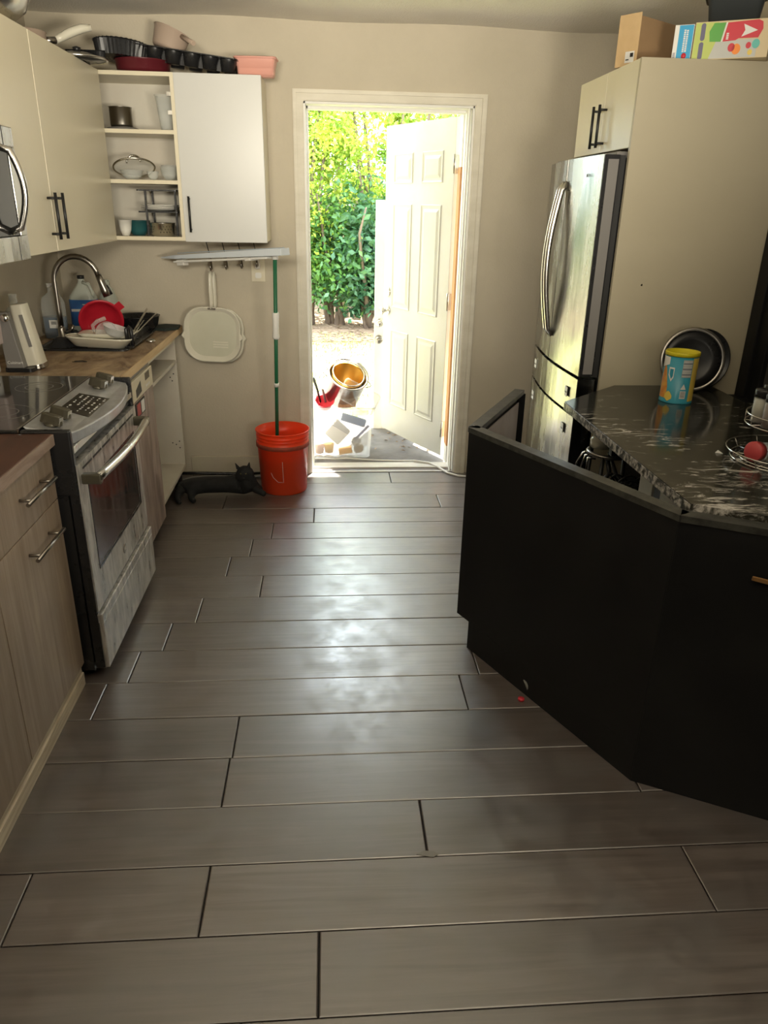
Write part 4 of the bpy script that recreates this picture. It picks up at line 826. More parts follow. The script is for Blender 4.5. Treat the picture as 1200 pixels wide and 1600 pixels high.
MB().prism(rrect(.034, .030, .008), 0, .003, T(-.399, D - .006, 1.190) @ RX(PI / 2)).box(-.409, -.406, D - .0096, D - .009, 1.187, 1.197).box(-.393, -.390, D - .0096, D - .009, 1.187, 1.197).build('socket', m_white, t)
MB().box(-.412, -.386, D - .045, D - .007, 1.228, 1.256).build('plug', m_white, t, bevel=.004)
MB().tube([(-.395, D - .04, 1.25), (-.39, D - .055, 1.285), (-.385, D - .03, 1.31)], .004, 8).build('cord', m_cable, t)
# ================================================================== BUCKET, MOP
bx, by = -.277, 4.165
t = thing('bucket', (bx, by, 0), 'orange five-gallon plastic bucket standing beside the doorway with a mop pole in it', 'bucket')
pr = [(0, .004), (.124, .004), (.130, .0), (.133, .004), (.146, .285), (.151, .287), (.151, .303), (.147, .305), (.149, .318), (.152, .320), (.149, .323), (.150, .336), (.153, .338), (.150, .341), (.151, .360), (.156, .364), (.156, .368), (.150, .369), (.143, .30), (.128, .010), (0, .010)]
MB().lathe(pr, 56, T(bx, by, 0)).build('pail', m_orange, t)
MB().lathe([(.1465, .272), (.1540, .274), (.1540, .296), (.1475, .299)], 56, T(bx, by, 0)).build('grime_band', m_dirt, t)
MB().lathe([(0, .20), (.138, .20)], 40, T(bx, by, 0)).build('water', m_water, t)
a0 = -2.05; b = MB(); pts = []
for (s_, z) in ((0, .14), (.09, .112), (.30, .085), (.52, .085), (.50, .21)): a = a0 + s_; r = .133 + .013 * z / .285 + .0015; pts.append((bx + r * math.cos(a), by + r * math.sin(a), z))
b.tube(pts, .0012, 5); b.build('scratched_logo_outline', m_cable, t)
MB().tube([(bx + .152 * math.cos(a), by + .152 * math.sin(a), .285 - .0 * math.sin(a)) for a in [PI * .05 + PI * .9 * i / 20 for i in range(21)]], .002, 6).build('bail', m_nickel, t)
t = thing('mop', (bx, by, .02), 'flat mop upside down in the bucket, green pole, long pale head on top', 'mop')
P0 = Vector((-.318, 4.20, .02)); P1 = Vector((-.268, 3.93, 1.335)); pd = P1 - P0
def pp(z): return P0 + pd * ((z - .02) / 1.315)
MB().tube([P0, P1], .0105, 12).build('pole', m_green, t)
MB().tube([pp(.905), pp(.915), pp(.975), pp(1.035), pp(1.045)], [.016, .019, .016, .019, .016], 14).build('grip', m_white, t)
MB().tube([pp(.635), pp(.655)], .014, 12).build('collar', m_white, t)
A = Vector((-.212, 3.86, 1.352)); B = Vector((-.905, 4.32, 1.285)); hd = (B - A).normalized(); upv = Vector((0, 0, 1)); sd_ = hd.cross(upv).normalized(); up2 = sd_.cross(hd)
mt = Matrix.Identity(4)
for i in range(3): mt[i][0] = hd[i]; mt[i][1] = sd_[i]; mt[i][2] = up2[i]; mt[i][3] = A[i]
Lh = (B - A).length
b = MB(); n = 12
v = []; f = []
for x, hw, hh in ((0, .036, .017), (.10, .036, .017), (Lh - .12, .030, .010), (Lh, .010, .003)):
    v += [(x, -hw, -hh), (x, hw, -hh), (x, hw, hh), (x, -hw, hh)]
for k in range(3):
    for i in range(4): f.append((k * 4 + i, k * 4 + (i + 1) % 4, k * 4 + 4 + (i + 1) % 4, k * 4 + 4 + i))
f += [(3, 2, 1, 0), (12, 13, 14, 15)]
b.add(v, f, False, mt).build('head_frame', m_mopw, t, bevel=.004)
MB().box(.02, Lh - .14, -.024, .024, .0165, .0205, mt).build('head_groove', mat('blue_grey_plastic', (.30, .36, .42), .4), t, bevel=.001)
MB().box(.10, Lh - .10, -.026, .026, -.030, -.018, mt).build('pad', m_white, t, bevel=.006)
MB().lathe([(0, 0), (.016, 0), (.016, .03), (0, .03)], 12, T(*P1) @ T(0, 0, -.025)).build('joint', m_white, t)
MB().box(Lh - .17, Lh - .12, -.02, .02, -.045, -.014, mt).box(.20, .235, -.035, .035, -.035, -.02, mt).build('clip', m_cable, t, bevel=.004)
# ================================================================== CAT
t = thing('cat', (-.64, 4.03, 0), 'black cat lying on its side on the floor left of the bucket, head raised', 'cat')
def skin(name, verts, edges, radii, m, parent, root=0, sub=2):
    me = bpy.data.meshes.new(name); o0 = WP[parent.name]; me.from_pydata([tuple(Vector(v) - o0) for v in verts], edges, []); me.materials.append(m)
    o = bpy.data.objects.new(name, me); C.objects.link(o); o.parent = parent
    sk = o.modifiers.new('skin', 'SKIN'); sk.use_smooth_shade = True
    for i, r in enumerate(radii): me.skin_vertices[0].data[i].radius = (r, r) if not isinstance(r, tuple) else r; me.skin_vertices[0].data[i].use_root = (i == root)
    ss = o.modifiers.new('subsurf', 'SUBSURF'); ss.levels = sub; ss.render_levels = sub; return o
V = [(-.80, 4.04, .070), (-.70, 4.04, .072), (-.60, 4.045, .070), (-.51, 4.05, .072), (-.465, 4.045, .088), (-.482, 4.03, .122), (-.492, 4.02, .148),   # 0-6 spine to head
     (-.485, 3.985, .136),  # 7 muzzle
     (-.85, 4.02, .060), (-.865, 3.965, .035), (-.855, 3.915, .020), (-.835, 3.895, .016),   # 8-11 hind leg 1
     (-.79, 3.98, .040), (-.785, 3.94, .022), (-.762, 3.915, .016),   # 12-14 hind leg 2
     (-.445, 4.03, .050), (-.405, 4.02, .032), (-.375, 4.00, .020),   # 15-17 fore leg 1
     (-.43, 4.06, .045), (-.395, 4.055, .030),   # 18-19 fore leg 2
     (-.855, 4.08, .060), (-.890, 4.12, .040), (-.912, 4.15, .022), (-.915, 4.18, .018), (-.90, 4.205, .014)]   # 20-24 tail
E = [(0, 1), (1, 2), (2, 3), (3, 4), (4, 5), (5, 6), (6, 7), (0, 8), (8, 9), (9, 10), (10, 11), (0, 12), (12, 13), (13, 14), (4, 15), (15, 16), (16, 17), (4, 18), (18, 19), (0, 20), (20, 21), (21, 22), (22, 23), (23, 24)]
Rr = [.070, .052, .050, .066, .054, .044, .066, .036, .032, .020, .015, .014, .024, .018, .015, .028, .019, .015, .024, .017, .022, .015, .013, .012, .008]
skin('body', V, E, Rr, m_fur, t, 1)
for ex, ey, ez, tx in ((-.518, 4.018, .168, -.026), (-.468, 4.016, .174, .010)):
    MB().add([(ex - .017, ey, ez), (ex + .017, ey - .004, ez + .004), (ex, ey + .014, ez), (ex + tx, ey + .004, ez + .048)], [(0, 1, 3), (1, 2, 3), (2, 0, 3), (0, 2, 1)]).build('ear', m_fur, t, bevel=.003)
for ex in (-.507, -.477): MB().lathe([(0, 0), (.0045, 0), (.003, .0025), (0, .003)], 10, T(ex, 3.970, .160) @ RX(PI / 2 - .3)).build('eye', mat('cat_eye', (.10, .09, .03), .2), t)
MB().lathe([(0, -.004), (.004, 0), (0, .004)], 8, T(-.487, 3.950, .142)).build('nose', m_blk, t)
# hose along the wall
o = MB().tube([(-.93, 4.24, .012), (-.84, 4.31, .014), (-.70, 4.335, .012), (-.56, 4.32, .012), (-.44, 4.34, .012), (-.30, 4.37, .012)], .010, 10).build('hose', col('grey_hose', (.20, .20, .19), .4)); tag(o, 'grey hose running along the wall behind the cat', 'hose')
o = MB().tube([(-.93, 4.35, .030), (-.80, 4.385, .018), (-.60, 4.395, .010), (-.40, 4.40, .010)], .0095, 8).build('hose', m_bplas); tag(o, 'black hose against the baseboard behind the grey hose', 'hose')
cb_ = [(-.10, 4.74, -.008), (.03, 4.64, .020), (.10, 4.665, .016), (.30, 4.69, -.006), (.45, 4.655, .0), (.55, 4.60, .020), (.64, 4.56, .020), (.69, 4.50, .014), (.735, 4.40, .008), (.80, 4.34, .006), (.90, 4.32, .006), (1.1, 4.33, .006)]
o = MB().tube(cb_, .007, 8).build('cable', m_cable); tag(o, 'white cable running over the door threshold and along the floor', 'cable')
# ================================================================== STORAGE BIN OUTSIDE
t = thing('storage_bin', (.075, 4.90, -.02), 'clear plastic storage bin full of cookware on the patio just outside the door', 'storage bin')
b = MB(); cx, cy = .080, 4.905
shell(b, [(rrect(.42, .29, .02), .335), (rrect(.42, .29, .02), .318), (rrect(.405, .275, .02), .315), (rrect(.375, .25, .03), -.012), (rrect(.36, .235, .03), -.019)], True, T(cx, cy, 0)); b.build('tub', m_clearp, t)
MB().tube([(cx + p[0], cy + p[1], .330) for p in rrect(.425, .295, .02)], .007, 8, closed=True).build('rim', m_clearp, t)
MB().box(cx + .06, cx + .17, cy - .158, cy - .146, .285, .320).build('latch', m_clearp, t, bevel=.003)
def tg(o, l, c): return tag(o, l, c)
t = thing('stock_pot', (.10, 4.92, .33), 'big steel stock pot tipped over on the storage bin, golden inside', 'pot')
mt = T(.070, 4.95, .375) @ RY(.30) @ RX(.60) @ Matrix.Scale(.98, 4)
MB().lathe([(0, 0), (.120, 0), (.130, .012), (.134, .21), (.142, .214), (.142, .220), (.128, .218), (.124, .02), (0, .012)], 44, mt).build('body', m_chrome, t)
MB().lathe([(0, .05), (.108, .05), (.108, .205), (.112, .21), (.104, .205), (.1, .055), (0, .055)], 44, mt).build('insert', m_gold, t)
MB().tube([mt @ Vector(p) for p in ring(0, 0, .222, .108)], .004, 8, closed=True).build('insert_rim', m_chrome, t)
for s_ in (1, -1): MB().tube([mt @ Vector((s_ * (.134 + .035 * math.sin(PI * i / 6)), -.035 + .07 * i / 6, .175)) for i in range(7)], .004, 8).build('handle', m_nickel, t)
t = thing('glass_dish', (.17, 4.86, .36), 'rectangular clear glass baking dish standing on edge against the stock pot', 'dish')
b = MB(); mt = T(.185, 4.80, .395) @ RY(.50) @ RX(1.15)
shell(b, [(rrect(.25, .14, .02), .03), (rrect(.24, .13, .02), .03), (rrect(.22, .11, .02), 0)], True, mt); b.build('dish_body', m_glass, t)
MB().tube([mt @ Vector((p[0], p[1], .032)) for p in rrect(.255, .145, .02)], .004, 8, closed=True).build('rim', m_glass, t)
o = MB().lathe([(0, .0), (.04, .0), (.062, .05), (.065, .055), (.058, .05), (.037, .006), (0, .006)], 28, T(-.035, 4.83, .325) @ RX(.5)).build('bowl', m_pred); tg(o, 'red bowl at the left end of the storage bin', 'bowl')
o = MB().lathe([(0, .0), (.045, .0), (.055, .04), (.058, .042), (.05, .04), (0, .006)], 28, T(-.045, 4.92, .345)).build('bowl', col('brown_bowl', (.16, .07, .05))); tg(o, 'brown bowl behind the red bowl on the storage bin', 'bowl')
for k, (x, l) in enumerate(((-.095, 'left black cooking utensil sticking up from the storage bin'), (-.06, 'right grey cooking utensil sticking up from the storage bin'))):
    o = MB().tube([(x + .03, 4.85, .35), (x + .01, 4.84, .44), (x - .015 + k * .03, 4.83, .52 - .07 * k)], [.007, .008, .010], 8).build('utensil', m_bplas if k == 0 else m_grey); tg(o, l, 'utensil')
o = MB().prism(rrect(.12, .05, .01), 0, .05, T(.11, 4.845, .322) @ RZ(.1)).build('food_tray', mat('rusty_pan', (.35, .15, .06), .5, c2=(.5, .3, .18), sc=(30, 30, 30)), bevel=.006); tg(o, 'rusty brown pan end showing above the bin rim', 'pan')
o = MB().prism(rrect(.13, .13, .012), 0, .03, frame((.045, 4.80, .16), (.72, 0, -.69), (.69, .1, .72)), scale_top=.92).build('square_container', m_foamc, bevel=.005); tg(o, 'white square container turned on its corner inside the bin', 'container')
for x, z, lab in ((.175, .075, 'upper white fluted cup in the bin'), (.19, .03, 'lower beige fluted cup in the bin')):
    v = []; nn = 24; mt = T(x, 4.84, z) @ RX(1.2) @ RZ(.3)
    b = MB(); lo = []
    for (rr, zz) in ((.022, 0), (.034, .035)): lo.append(([(rr * (1 + (.06 if i % 2 else -.06)) * math.cos(2 * PI * i / nn), rr * (1 + (.06 if i % 2 else -.06)) * math.sin(2 * PI * i / nn)) for i in range(nn)], zz))
    shell(b, lo[::-1], True, mt); o = b.build('fluted_cup', m_foamc if z > .05 else col('beige_cup', (.70, .58, .40))); tg(o, lab, 'cup')
for x, z, s_, c_, lab in ((-.075, .035, .033, (.70, .42, .30), 'pinkish round tub at the bottom left of the bin'), (-.01, .04, .034, (.80, .50, .12), 'yellow tub at the bottom of the bin')):
    o = MB().lathe([(0, 0), (s_ * .85, 0), (s_, .055), (s_ * 1.05, .06), (0, .062)], 24, T(x, 4.84, z - .035)).build('tub', col('tub_' + str(x), c_)); tg(o, lab, 'tub')
o = MB().box(-.045, .045, -.02, .02, 0, .042, T(.105, 4.83, .0) @ RY(-.2)).build('carton', col('carton', (.80, .42, .08)), bevel=.004); tg(o, 'yellow-orange carton lying at the bottom centre of the bin', 'carton')
o = MB().box(-.085, .085, -.02, .02, 0, .05, T(.15, 4.90, .19) @ RY(.3)).build('lidded_box', col('slate_box', (.14, .20, .32)), bevel=.006); tg(o, 'slate-blue box lying slanted inside the bin', 'box')
o = MB().box(-.008, .008, -.008, .008, 0, .13, T(.17, 4.83, .10) @ RY(.75)).build('utensil', col('slate_handle', (.28, .30, .42)), bevel=.003); tg(o, 'slate-blue handle slanting at the right inside the bin', 'utensil')
# ================================================================== RIGHT SIDE: TALL PANEL, CABINET, FRIDGE
PY = 3.08; CX = 1.157
t = thing('refrigerator_cabinet', (1.47, 3.45, 0), 'beige cabinet over the refrigerator with a full-height side panel', 'cabinet')
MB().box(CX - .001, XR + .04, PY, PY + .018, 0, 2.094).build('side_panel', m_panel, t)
MB().box(CX + .02, XR + .04, PY + .019, 3.79, 1.795, 2.094).build('body', m_cab, t)
for a, b_, hy in ((PY + .02, 3.438, 3.402), (3.442, 3.79, 3.478)):
    d = MB().box(CX, CX + .019, a, b_, 1.795, 2.094).build('door', m_cab, t, bevel=.0015)
    bar_pull(MB(), (CX, hy, 1.830), (CX, hy, 1.955), (-.032, 0, 0), ext=.018).build('handle', m_blackm, d)
MB().lathe([(0, 0), (.004, 0), (.003, .0006)], 8, T(1.28, PY, 1.29) @ RX(PI / 2)).build('screw_hole', m_blk, t)
# fridge
t = thing('refrigerator', (1.5, 3.54, 0), 'dark stainless french-door refrigerator with bowed doors and smudges', 'refrigerator')
FY0, FY1 = 3.108, 3.985
MB().box(CX + .0, 1.78, FY0 + .004, FY1, .03, 1.76).build('body', m_bplas, t)
MB().box(CX - .03, 1.70, FY0 + .03, FY1 - .03, 1.76, 1.785).build('hinge_cover', m_grey, t, bevel=.006)
def fx_(y): s_ = (y - FY0) / (FY1 - FY0); return 1.070 + .040 * s_ - .030 * math.sin(PI * s_)
def bowed(y0, y1, z0, z1, xb, n=10):
    p = [(fx_(y0 + (y1 - y0) * i / n), y0 + (y1 - y0) * i / n) for i in range(n + 1)]; p = [(xb, y0)] + p + [(xb, y1)]
    return MB().prism(p, z0, z1)
ym = (FY0 + FY1) / 2
for a, b_ in ((FY0, ym - .003), (ym + .003, FY1)):
    d = bowed(a, b_, .905, 1.772, CX - .025).build('door', m_fridge, t, bevel=.004)
    y = ym - .024 if a < ym - .1 else ym + .024
    hp = [(fx_(y) + .0, y, 1.015), (fx_(y) - .022, y, 1.045)] + [(fx_(y) - .022 - .036 * math.sin(PI * i / 12), y, 1.045 + .605 * i / 12) for i in range(1, 12)] + [(fx_(y) - .022, y, 1.65), (fx_(y), y, 1.68)]
    MB().tube(hp, .0125, 10).build('handle', m_chrome, d)
MB().box(1.0705, CX - .025, FY0 - .002, FY0 - .0002, .906, 1.771).build('door_edge', m_bplas, t)
MB().box(1.086, CX - .030, FY0 - .004, FY0 - .0021, .915, 1.755).build('door_liner', m_grey, t)
MB().box(CX - .024, CX - .001, FY0 + .004, FY1 - .004, .90, 1.77).build('gasket', m_blk, t)
text('lettering', 'SAMSUNG', .018, T(fx_(3.25) - .002, 3.27, 1.70) @ RZ(-PI / 2 - .16) @ RX(PI / 2), m_grey, t)
for z0, z1 in ((.735, .890), (.06, .722)):
    d = bowed(FY0, FY1, z0, z1, CX - .01).build('drawer', m_fridge, t, bevel=.004)
    for y in (FY0 + .11, FY1 - .14):
        mt = T(fx_(y) - .0035, y, z1 - .075) @ RZ(-.06)
        MB().box(-.002, .0, -.022, .022, -.022, .022, mt).build('child_lock_sticker', m_paper, d, bevel=.0008)
        MB().box(-.003, -.002, -.014, .014, -.005, .001, mt).build('sticker_print', m_blk, d)
for y in (FY0 + .07, FY1 - .07): [MB().lathe([(0, 0), (.022, 0), (.022, .03), (0, .03)], 14, T(x_, y, 0)).build('foot', m_bplas, t) for x_ in (1.22, 1.70)]
# cardboard box
t = thing('cardboard_box', (1.28, 3.35, 2.094), 'open brown cardboard box with tape and a shipping label on the refrigerator cabinet', 'cardboard box')
mt = T(1.205, 3.265, 2.096) @ RZ(.62)
W, L_, Hh = .092, .36, .165
b = MB().box(0, L_, 0, .004, 0, Hh, mt).box(0, L_, W, W + .004, 0, Hh, mt).box(L_ - .004, L_, .004, W, 0, Hh, mt).box(0, L_, 0, W, 0, .004, mt).box(.0, L_, .004, W, Hh - .004, Hh, mt)
b.build('carton_body', m_card, t)
MB().box(-.0045, -.0005, 0, W + .004, 0, Hh + .012, mt).build('end_panel', m_cardl, t, bevel=.001)
MB().box(-.0055, -.0045, .012, .052, .012, .050, mt).build('shipping_label', m_paper, t)
MB().box(-.0062, -.0056, .016, .030, .030, .044, mt).box(-.0062, -.0056, .034, .048, .020, .024, mt).build('label_print', m_blk, t)
# snack boxes
ad = Vector((.880, -.475, 0)); an = math.atan2(ad.y, ad.x)
z0 = 2.0955
def pbox(name, x0, x1, h0, m, lab, dy=.13):
    t = thing(name, (1.300, 3.165, z0), lab, 'box', rot=(0, 0, an)); MB().box(x0, x1, 0, dy, 0, h0).build('carton_body', m, t, local=True, bevel=.001); return t
t = pbox('snack_box', 0, .068, .118, m_paper, 'blue and white snack box at the left of the pair over the refrigerator')
MB().box(.016, .066, -.0008, 0, .002, .116).build('print', m_pblue, t, local=True)
b = MB(); rn = random.Random(3)
for c_ in range(2):
    z = .030
    while z < .100: l = rn.uniform(.003, .006); b.box(.034 + c_ * .009, .0405 + c_ * .009, -.0014, -.0008, z, z + l); z += l + .0018
b.build('small_print', m_paper, t, local=True)
MB().lathe([(0, 0), (.009, 0), (.009, .0005), (0, .0005)], 14, T(.043, -.0008, .017) @ RX(PI / 2), sy=1.1).build('berry_print', m_pred, t, local=True)
b = MB()
for k in range(6): b.box(.003, .012, -.0012, -.0, .004 + k * .0045, .006 + k * .0045)
b.build('side_print', m_pgrey, t, local=True)
t = pbox('snack_box', .071, .330, .122, m_ptan, 'large red, green and lime snack box with a white triangle over the refrigerator')
def flat(pts, m, nm, d=.001): 
    n = len(pts); v = [(p[0], -.0002, p[1]) for p in pts] + [(p[0], -d, p[1]) for p in pts]
    return MB().add(v, [tuple(range(n)), tuple(range(2 * n - 1, n - 1, -1))] + [(i, n + i, n + (i + 1) % n, (i + 1) % n) for i in range(n)]).build(nm, m, t, local=True)
flat([(.073, .002), (.13, .002), (.15, .06), (.15, .119), (.073, .119)], m_plime, 'lime_print')
flat([(.13, .003), (.29, .003), (.29, .06), (.15, .06)], col('print_pale_grey', (.50, .50, .47)), 'photo_print')
flat([(.127, .058), (.165, .056), (.175, .116), (.135, .116), (.122, .09)], m_pgreen, 'green_print', .0016)
flat([(.166, .056), (.171, .056), (.181, .116), (.176, .116)], m_paper, 'white_band', .002)
flat([(.172, .056), (.215, .058), (.225, .064), (.29, .063), (.302, .09), (.298, .112), (.283, .119), (.182, .115)], m_pred, 'red_print', .0018)
flat([(.233, .068), (.285, .086), (.236, .108), (.243, .088)], m_paper, 'triangle_logo', .0024)
for zc_ in (.030, .090): flat([(.100 + .008 * math.cos(a), zc_ + (.020 if math.sin(a) > 0 else -.020) + .008 * math.sin(a)) for a in [2 * PI * i / 16 for i in range(16)]], m_pgrey, 'nutrition_badge', .0018)
for (x, z, m_, r) in ((.205, .036, m_pred, .012), (.222, .030, m_porange, .015), (.262, .040, m_pred, .009), (.286, .044, m_pteal, .013), (.270, .018, m_pyel, .008)): flat([(x + r * math.cos(2 * PI * i / 16), z + r * 1.15 * math.sin(2 * PI * i / 16)) for i in range(16)], m_, 'fruit_print', .0018)
b = MB()
for k in range(4): b.box(.182, .190, -.0024, -.0018, .062 + k * .0055, .066 + k * .0055)
b.build('small_print', m_paper, t, local=True)
t = thing('plastic_tub', (1.50, 3.14, 2.22), 'dark grey plastic tub sitting on the large snack box', 'tub')
b = MB(); shell(b, [(rrect(.20, .11, .02), .075), (rrect(.19, .10, .02), .07), (rrect(.17, .085, .02), 0)], True, T(1.500, 3.125, z0 + .123) @ RZ(an)); b.build('tub_body', col('tub_grey', (.035, .04, .042), .4), t)
MB().tube([T(1.500, 3.125, z0 + .123) @ RZ(an) @ Vector((p[0], p[1], .075)) for p in rrect(.205, .115, .02)], .004, 6, closed=True).build('rim', m_bplas, t)
# ================================================================== PENINSULA
ZP = .875
poly = [(.923, 2.784), (1.228, 3.072), (1.652, 3.072), (1.652, 3.0), (1.66, 2.80), (1.775, 2.72), (1.775, 1.70), (.935, 1.70), (.885, 1.735)]
poly = [(.918, 2.790), (1.222, 3.074), (1.652, 3.074), (1.642, 2.80), (1.778, 2.66), (1.778, 1.30), (.975, 1.690), (.931, 1.72)]
o = MB().prism(poly, ZP - .032, ZP).build('peninsula_countertop', m_granite, bevel=.003); tag(o, 'glossy black countertop with white veins and a chipped pale edge', 'countertop')
e0, e1 = Vector((.918, 2.790, 0)), Vector((.931, 1.72, 0))
MB().add([(e0.x - .0015, e0.y, ZP - .031), (e1.x - .0015, e1.y, ZP - .031), (e1.x - .0015, e1.y, ZP - .003), (e0.x - .0015, e0.y, ZP - .003), (e0.x, e0.y, ZP - .031), (e1.x, e1.y, ZP - .031), (e1.x, e1.y, ZP - .003), (e0.x, e0.y, ZP - .003)],
         [(0, 1, 2, 3), (7, 6, 5, 4), (0, 4, 5, 1), (1, 5, 6, 2), (2, 6, 7, 3), (3, 7, 4, 0)]).build('chipped_edge', m_graniteedge, o)
# black open-topped cabinet
ZR = .862
A_ = Vector((.484, 2.480, 0)); B_ = Vector((.885, 1.676, 0)); Rt = Vector((.785, 3.06, 0)); E_ = Vector((1.775, 1.21, 0))
t = thing('black_cabinet', (.95, 2.0, 0), 'black open-topped corner cabinet in front of the veined countertop', 'cabinet')
def slab(a, b_, thk, z0_, z1_, nm, m, inner_first=0, bevel=.0025):
    a, b_ = Vector(a), Vector(b_); d = (b_ - a).normalized(); nrm = Vector((-d.y, d.x, 0))
    if nrm.dot(Vector((1.3, 2.3, 0)) - a) < 0: nrm = -nrm
    v = [a, b_, b_ + nrm * thk, a + nrm * thk]; return MB().prism([(p.x, p.y) for p in v], z0_, z1_).build(nm, m, t, bevel=bevel)
slab(A_, B_, .019, 0.115, ZR - .018, 'long_panel', m_black); slab(A_ + (B_ - A_).normalized() * .075, B_, .019, 0.0, .1145, 'lower_panel', m_black)
slab(B_, E_, .019, 0.0, ZR - .018, 'front_panel', m_black)
slab(A_, Rt, .019, .115, ZR - .018, 'end_panel', m_black)
slab(A_ + Vector((.055, .0, 0)), Rt + Vector((.055, -.05, 0)), .016, 0, .115, 'toe_kick', m_black)
slab(A_ + Vector((.022, .0, 0)), Rt + Vector((.022, -.01, 0)), .004, .12, ZR - .05, 'inner_lining', mat('pale_inner_lining', (.42, .36, .33), .5, c2=(.50, .45, .42), sc=(8, 8, 4)))
slab(A_ - Vector((.003, 0, 0)), B_ + Vector((-.002, -.002, 0)), .042, ZR - .018, ZR, 'top_rail', m_blackedge)
slab(B_ + Vector((0, -.004, 0)), E_, .045, ZR - .018, ZR, 'top_rail', m_blackedge)
slab(A_ - Vector((.003, 0, 0)), Rt, .042, ZR - .018, ZR, 'top_rail', m_blackedge)
slab(Rt - Vector((.0, .02, 0)), Rt + Vector((.035, .0, 0)), .02, .1, ZR - .018, 'corner_post', m_black)
slab((1.035, 2.27, 0), (1.040, 2.18, 0), .01, .1, .82, 'white_divider', m_white); slab((1.045, 2.13, 0), (1.06, 1.86, 0), .01, .1, .82, 'white_divider', m_white)
MB().box(1.30, 1.78, 2.2, 3.06, .05, .84).build('counter_base', m_black, t)
MB().bar((1.05, 1.578, .730), (1.16, 1.513, .722), .006, .012).build('pull', mat('brass_pull', (.35, .19, .07), .4, metal=.6), t, bevel=.002)
MB().bar((1.125, 1.535, .545), (1.16, 1.515, .540), .004, .006).build('catch', m_chrome, t)
# dark wire stool-like rack in the gap
t = thing('wire_stand', (1.04, 2.55, 0), 'black wire stand with hoops and a coiled brush in the gap beside the refrigerator', 'stand')
MB().tube(ring(1.04, 2.58, .735, .075), .008, 8, closed=True).build('ring', m_nickel, t)
for k, a in enumerate((.3, 2.2, 4.1)): MB().tube([(1.04 + .075 * math.cos(a), 2.58 + .075 * math.sin(a), .735), (1.04 + .09 * math.cos(a), 2.58 + .09 * math.sin(a), .4), (1.04 + .11 * math.cos(a), 2.58 + .11 * math.sin(a), .0)], .008, 8).build('leg', m_blackm, t)
for k in range(3): MB().tube([(.985, 2.62 - k * .03, .735 - .01 * k), (.955, 2.62 - k * .03, .72), (.935 + .01 * k, 2.62 - k * .03, .68), (.93 + .012 * k, 2.62 - k * .03, .60)], .004, 8).build('hoop', m_chrome, t)
MB().tube([(1.02, 2.53, .72), (1.03, 2.52, .67), (1.01, 2.52, .645), (.985, 2.52, .65)], .009, 8).build('curl', m_bplas, t)
b = MB()
for k in range(9): b.tube([(1.075 + .05 * math.cos(2 * PI * i / 16 + k), 2.36 + k * .018, .62 + .06 * math.sin(2 * PI * i / 16)) for i in range(16)], .004, 5, closed=True)
b.build('coil', m_bplas, t)
MB().tube([(1.075, 2.34, .62), (1.06, 2.52, .66), (1.04, 2.58, .735)], .007, 8).build('stem', m_bplas, t)
MB().lathe([(0, 0), (.035, 0), (.04, .03), (.03, .045), (0, .05)], 20, T(1.02, 2.62, .742)).build('pad', m_cream, t)
MB().box(1.035, 1.075, 2.54, 2.57, .73, .80).build('clamp', m_bplas, t, bevel=.003)
# tea can
t = thing('drink_mix_can', (1.375, 2.80, ZP), 'blue drink-mix canister with a yellow lid, lemon and iced-tea print', 'canister')
kx, ky, kr = 1.372, 2.808, .062
MB().lathe([(0, .0), (kr, .0), (kr + .001, .003), (kr, .006), (kr, .182), (0, .182)], 44, T(kx, ky, ZP)).build('can', m_teal, t)
MB().lathe([(0, .1835), (kr - .006, .1835), (kr - .004, .196), (kr + .002, .197), (kr + .003, .194), (kr + .003, .182), (0, .182)], 44, T(kx, ky, ZP)).build('lid', m_yellow, t)
def wrap(a0, a1, z0_, z1_, m, nm, dr_=.0006, n=10, fz=None):
    v = []; f = []
    for i in range(n + 1):
        a = math.radians(a0 + (a1 - a0) * i / n); lo, hi = (fz(i / n) if fz else (z0_, z1_))
        for z in (lo, hi): v.append((kx + (kr + dr_) * math.cos(a), ky + (kr + dr_) * math.sin(a), ZP + z))
    for i in range(n): f.append((2 * i, 2 * i + 2, 2 * i + 3, 2 * i + 1))
    return MB().add(v, f, True).build(nm, m, t)
fa = -116   # angle facing the camera
wrap(fa - 75, fa - 36, .02, .11, m_pbrown, 'tea_glass_print', fz=lambda s: (.018, .06 + .085 * math.sin(PI * min(1, s * .9 + .1))))
wrap(fa - 85, fa - 40, .11, .178, m_paper, 'ice_print', .0008, fz=lambda s: (.13 + .02 * s, .178))
wrap(fa - 38, fa - 18, .085, .14, m_paper, 'shield_outline', .0008, fz=lambda s: (.085 + .04 * abs(s - .6), .140)); wrap(fa - 34, fa - 21, .09, .135, m_teal, 'shield_print', .0011, fz=lambda s: (.095 + .03 * abs(s - .6), .134))
wrap(fa - 42, fa - 14, .01, .045, m_pyel, 'lemon_print', .0010, fz=lambda s: (.008 + .012 * abs(2 * s - 1), .030 + .018 * math.sin(PI * s)))
wrap(fa + 8, fa + 42, .105, .172, col('label_grey', (.42, .45, .44)), 'nutrition_label')
for k in range(9): wrap(fa + 9, fa + 41, .108 + k * .007, .1105 + k * .007, m_pgrey if k % 3 == 1 else m_paper, 'label_line', .0011)
wrap(fa + 12, fa + 32, .022, .052, m_paper, 'barcode_field')
for k in range(7): wrap(fa + 14 + k * 2.4, fa + 15 + k * 2.4, .026, .050, m_blk, 'barcode_bar', .0011, n=1)
wrap(fa + 12, fa + 30, .058, .078, m_paper, 'recycling_mark', .0008, fz=lambda s: (.058, .060 + .020 * (1 - abs(2 * s - 1))))
wrap(fa + 44, fa + 80, .01, .178, m_pyel, 'yellow_side_print', .0008)
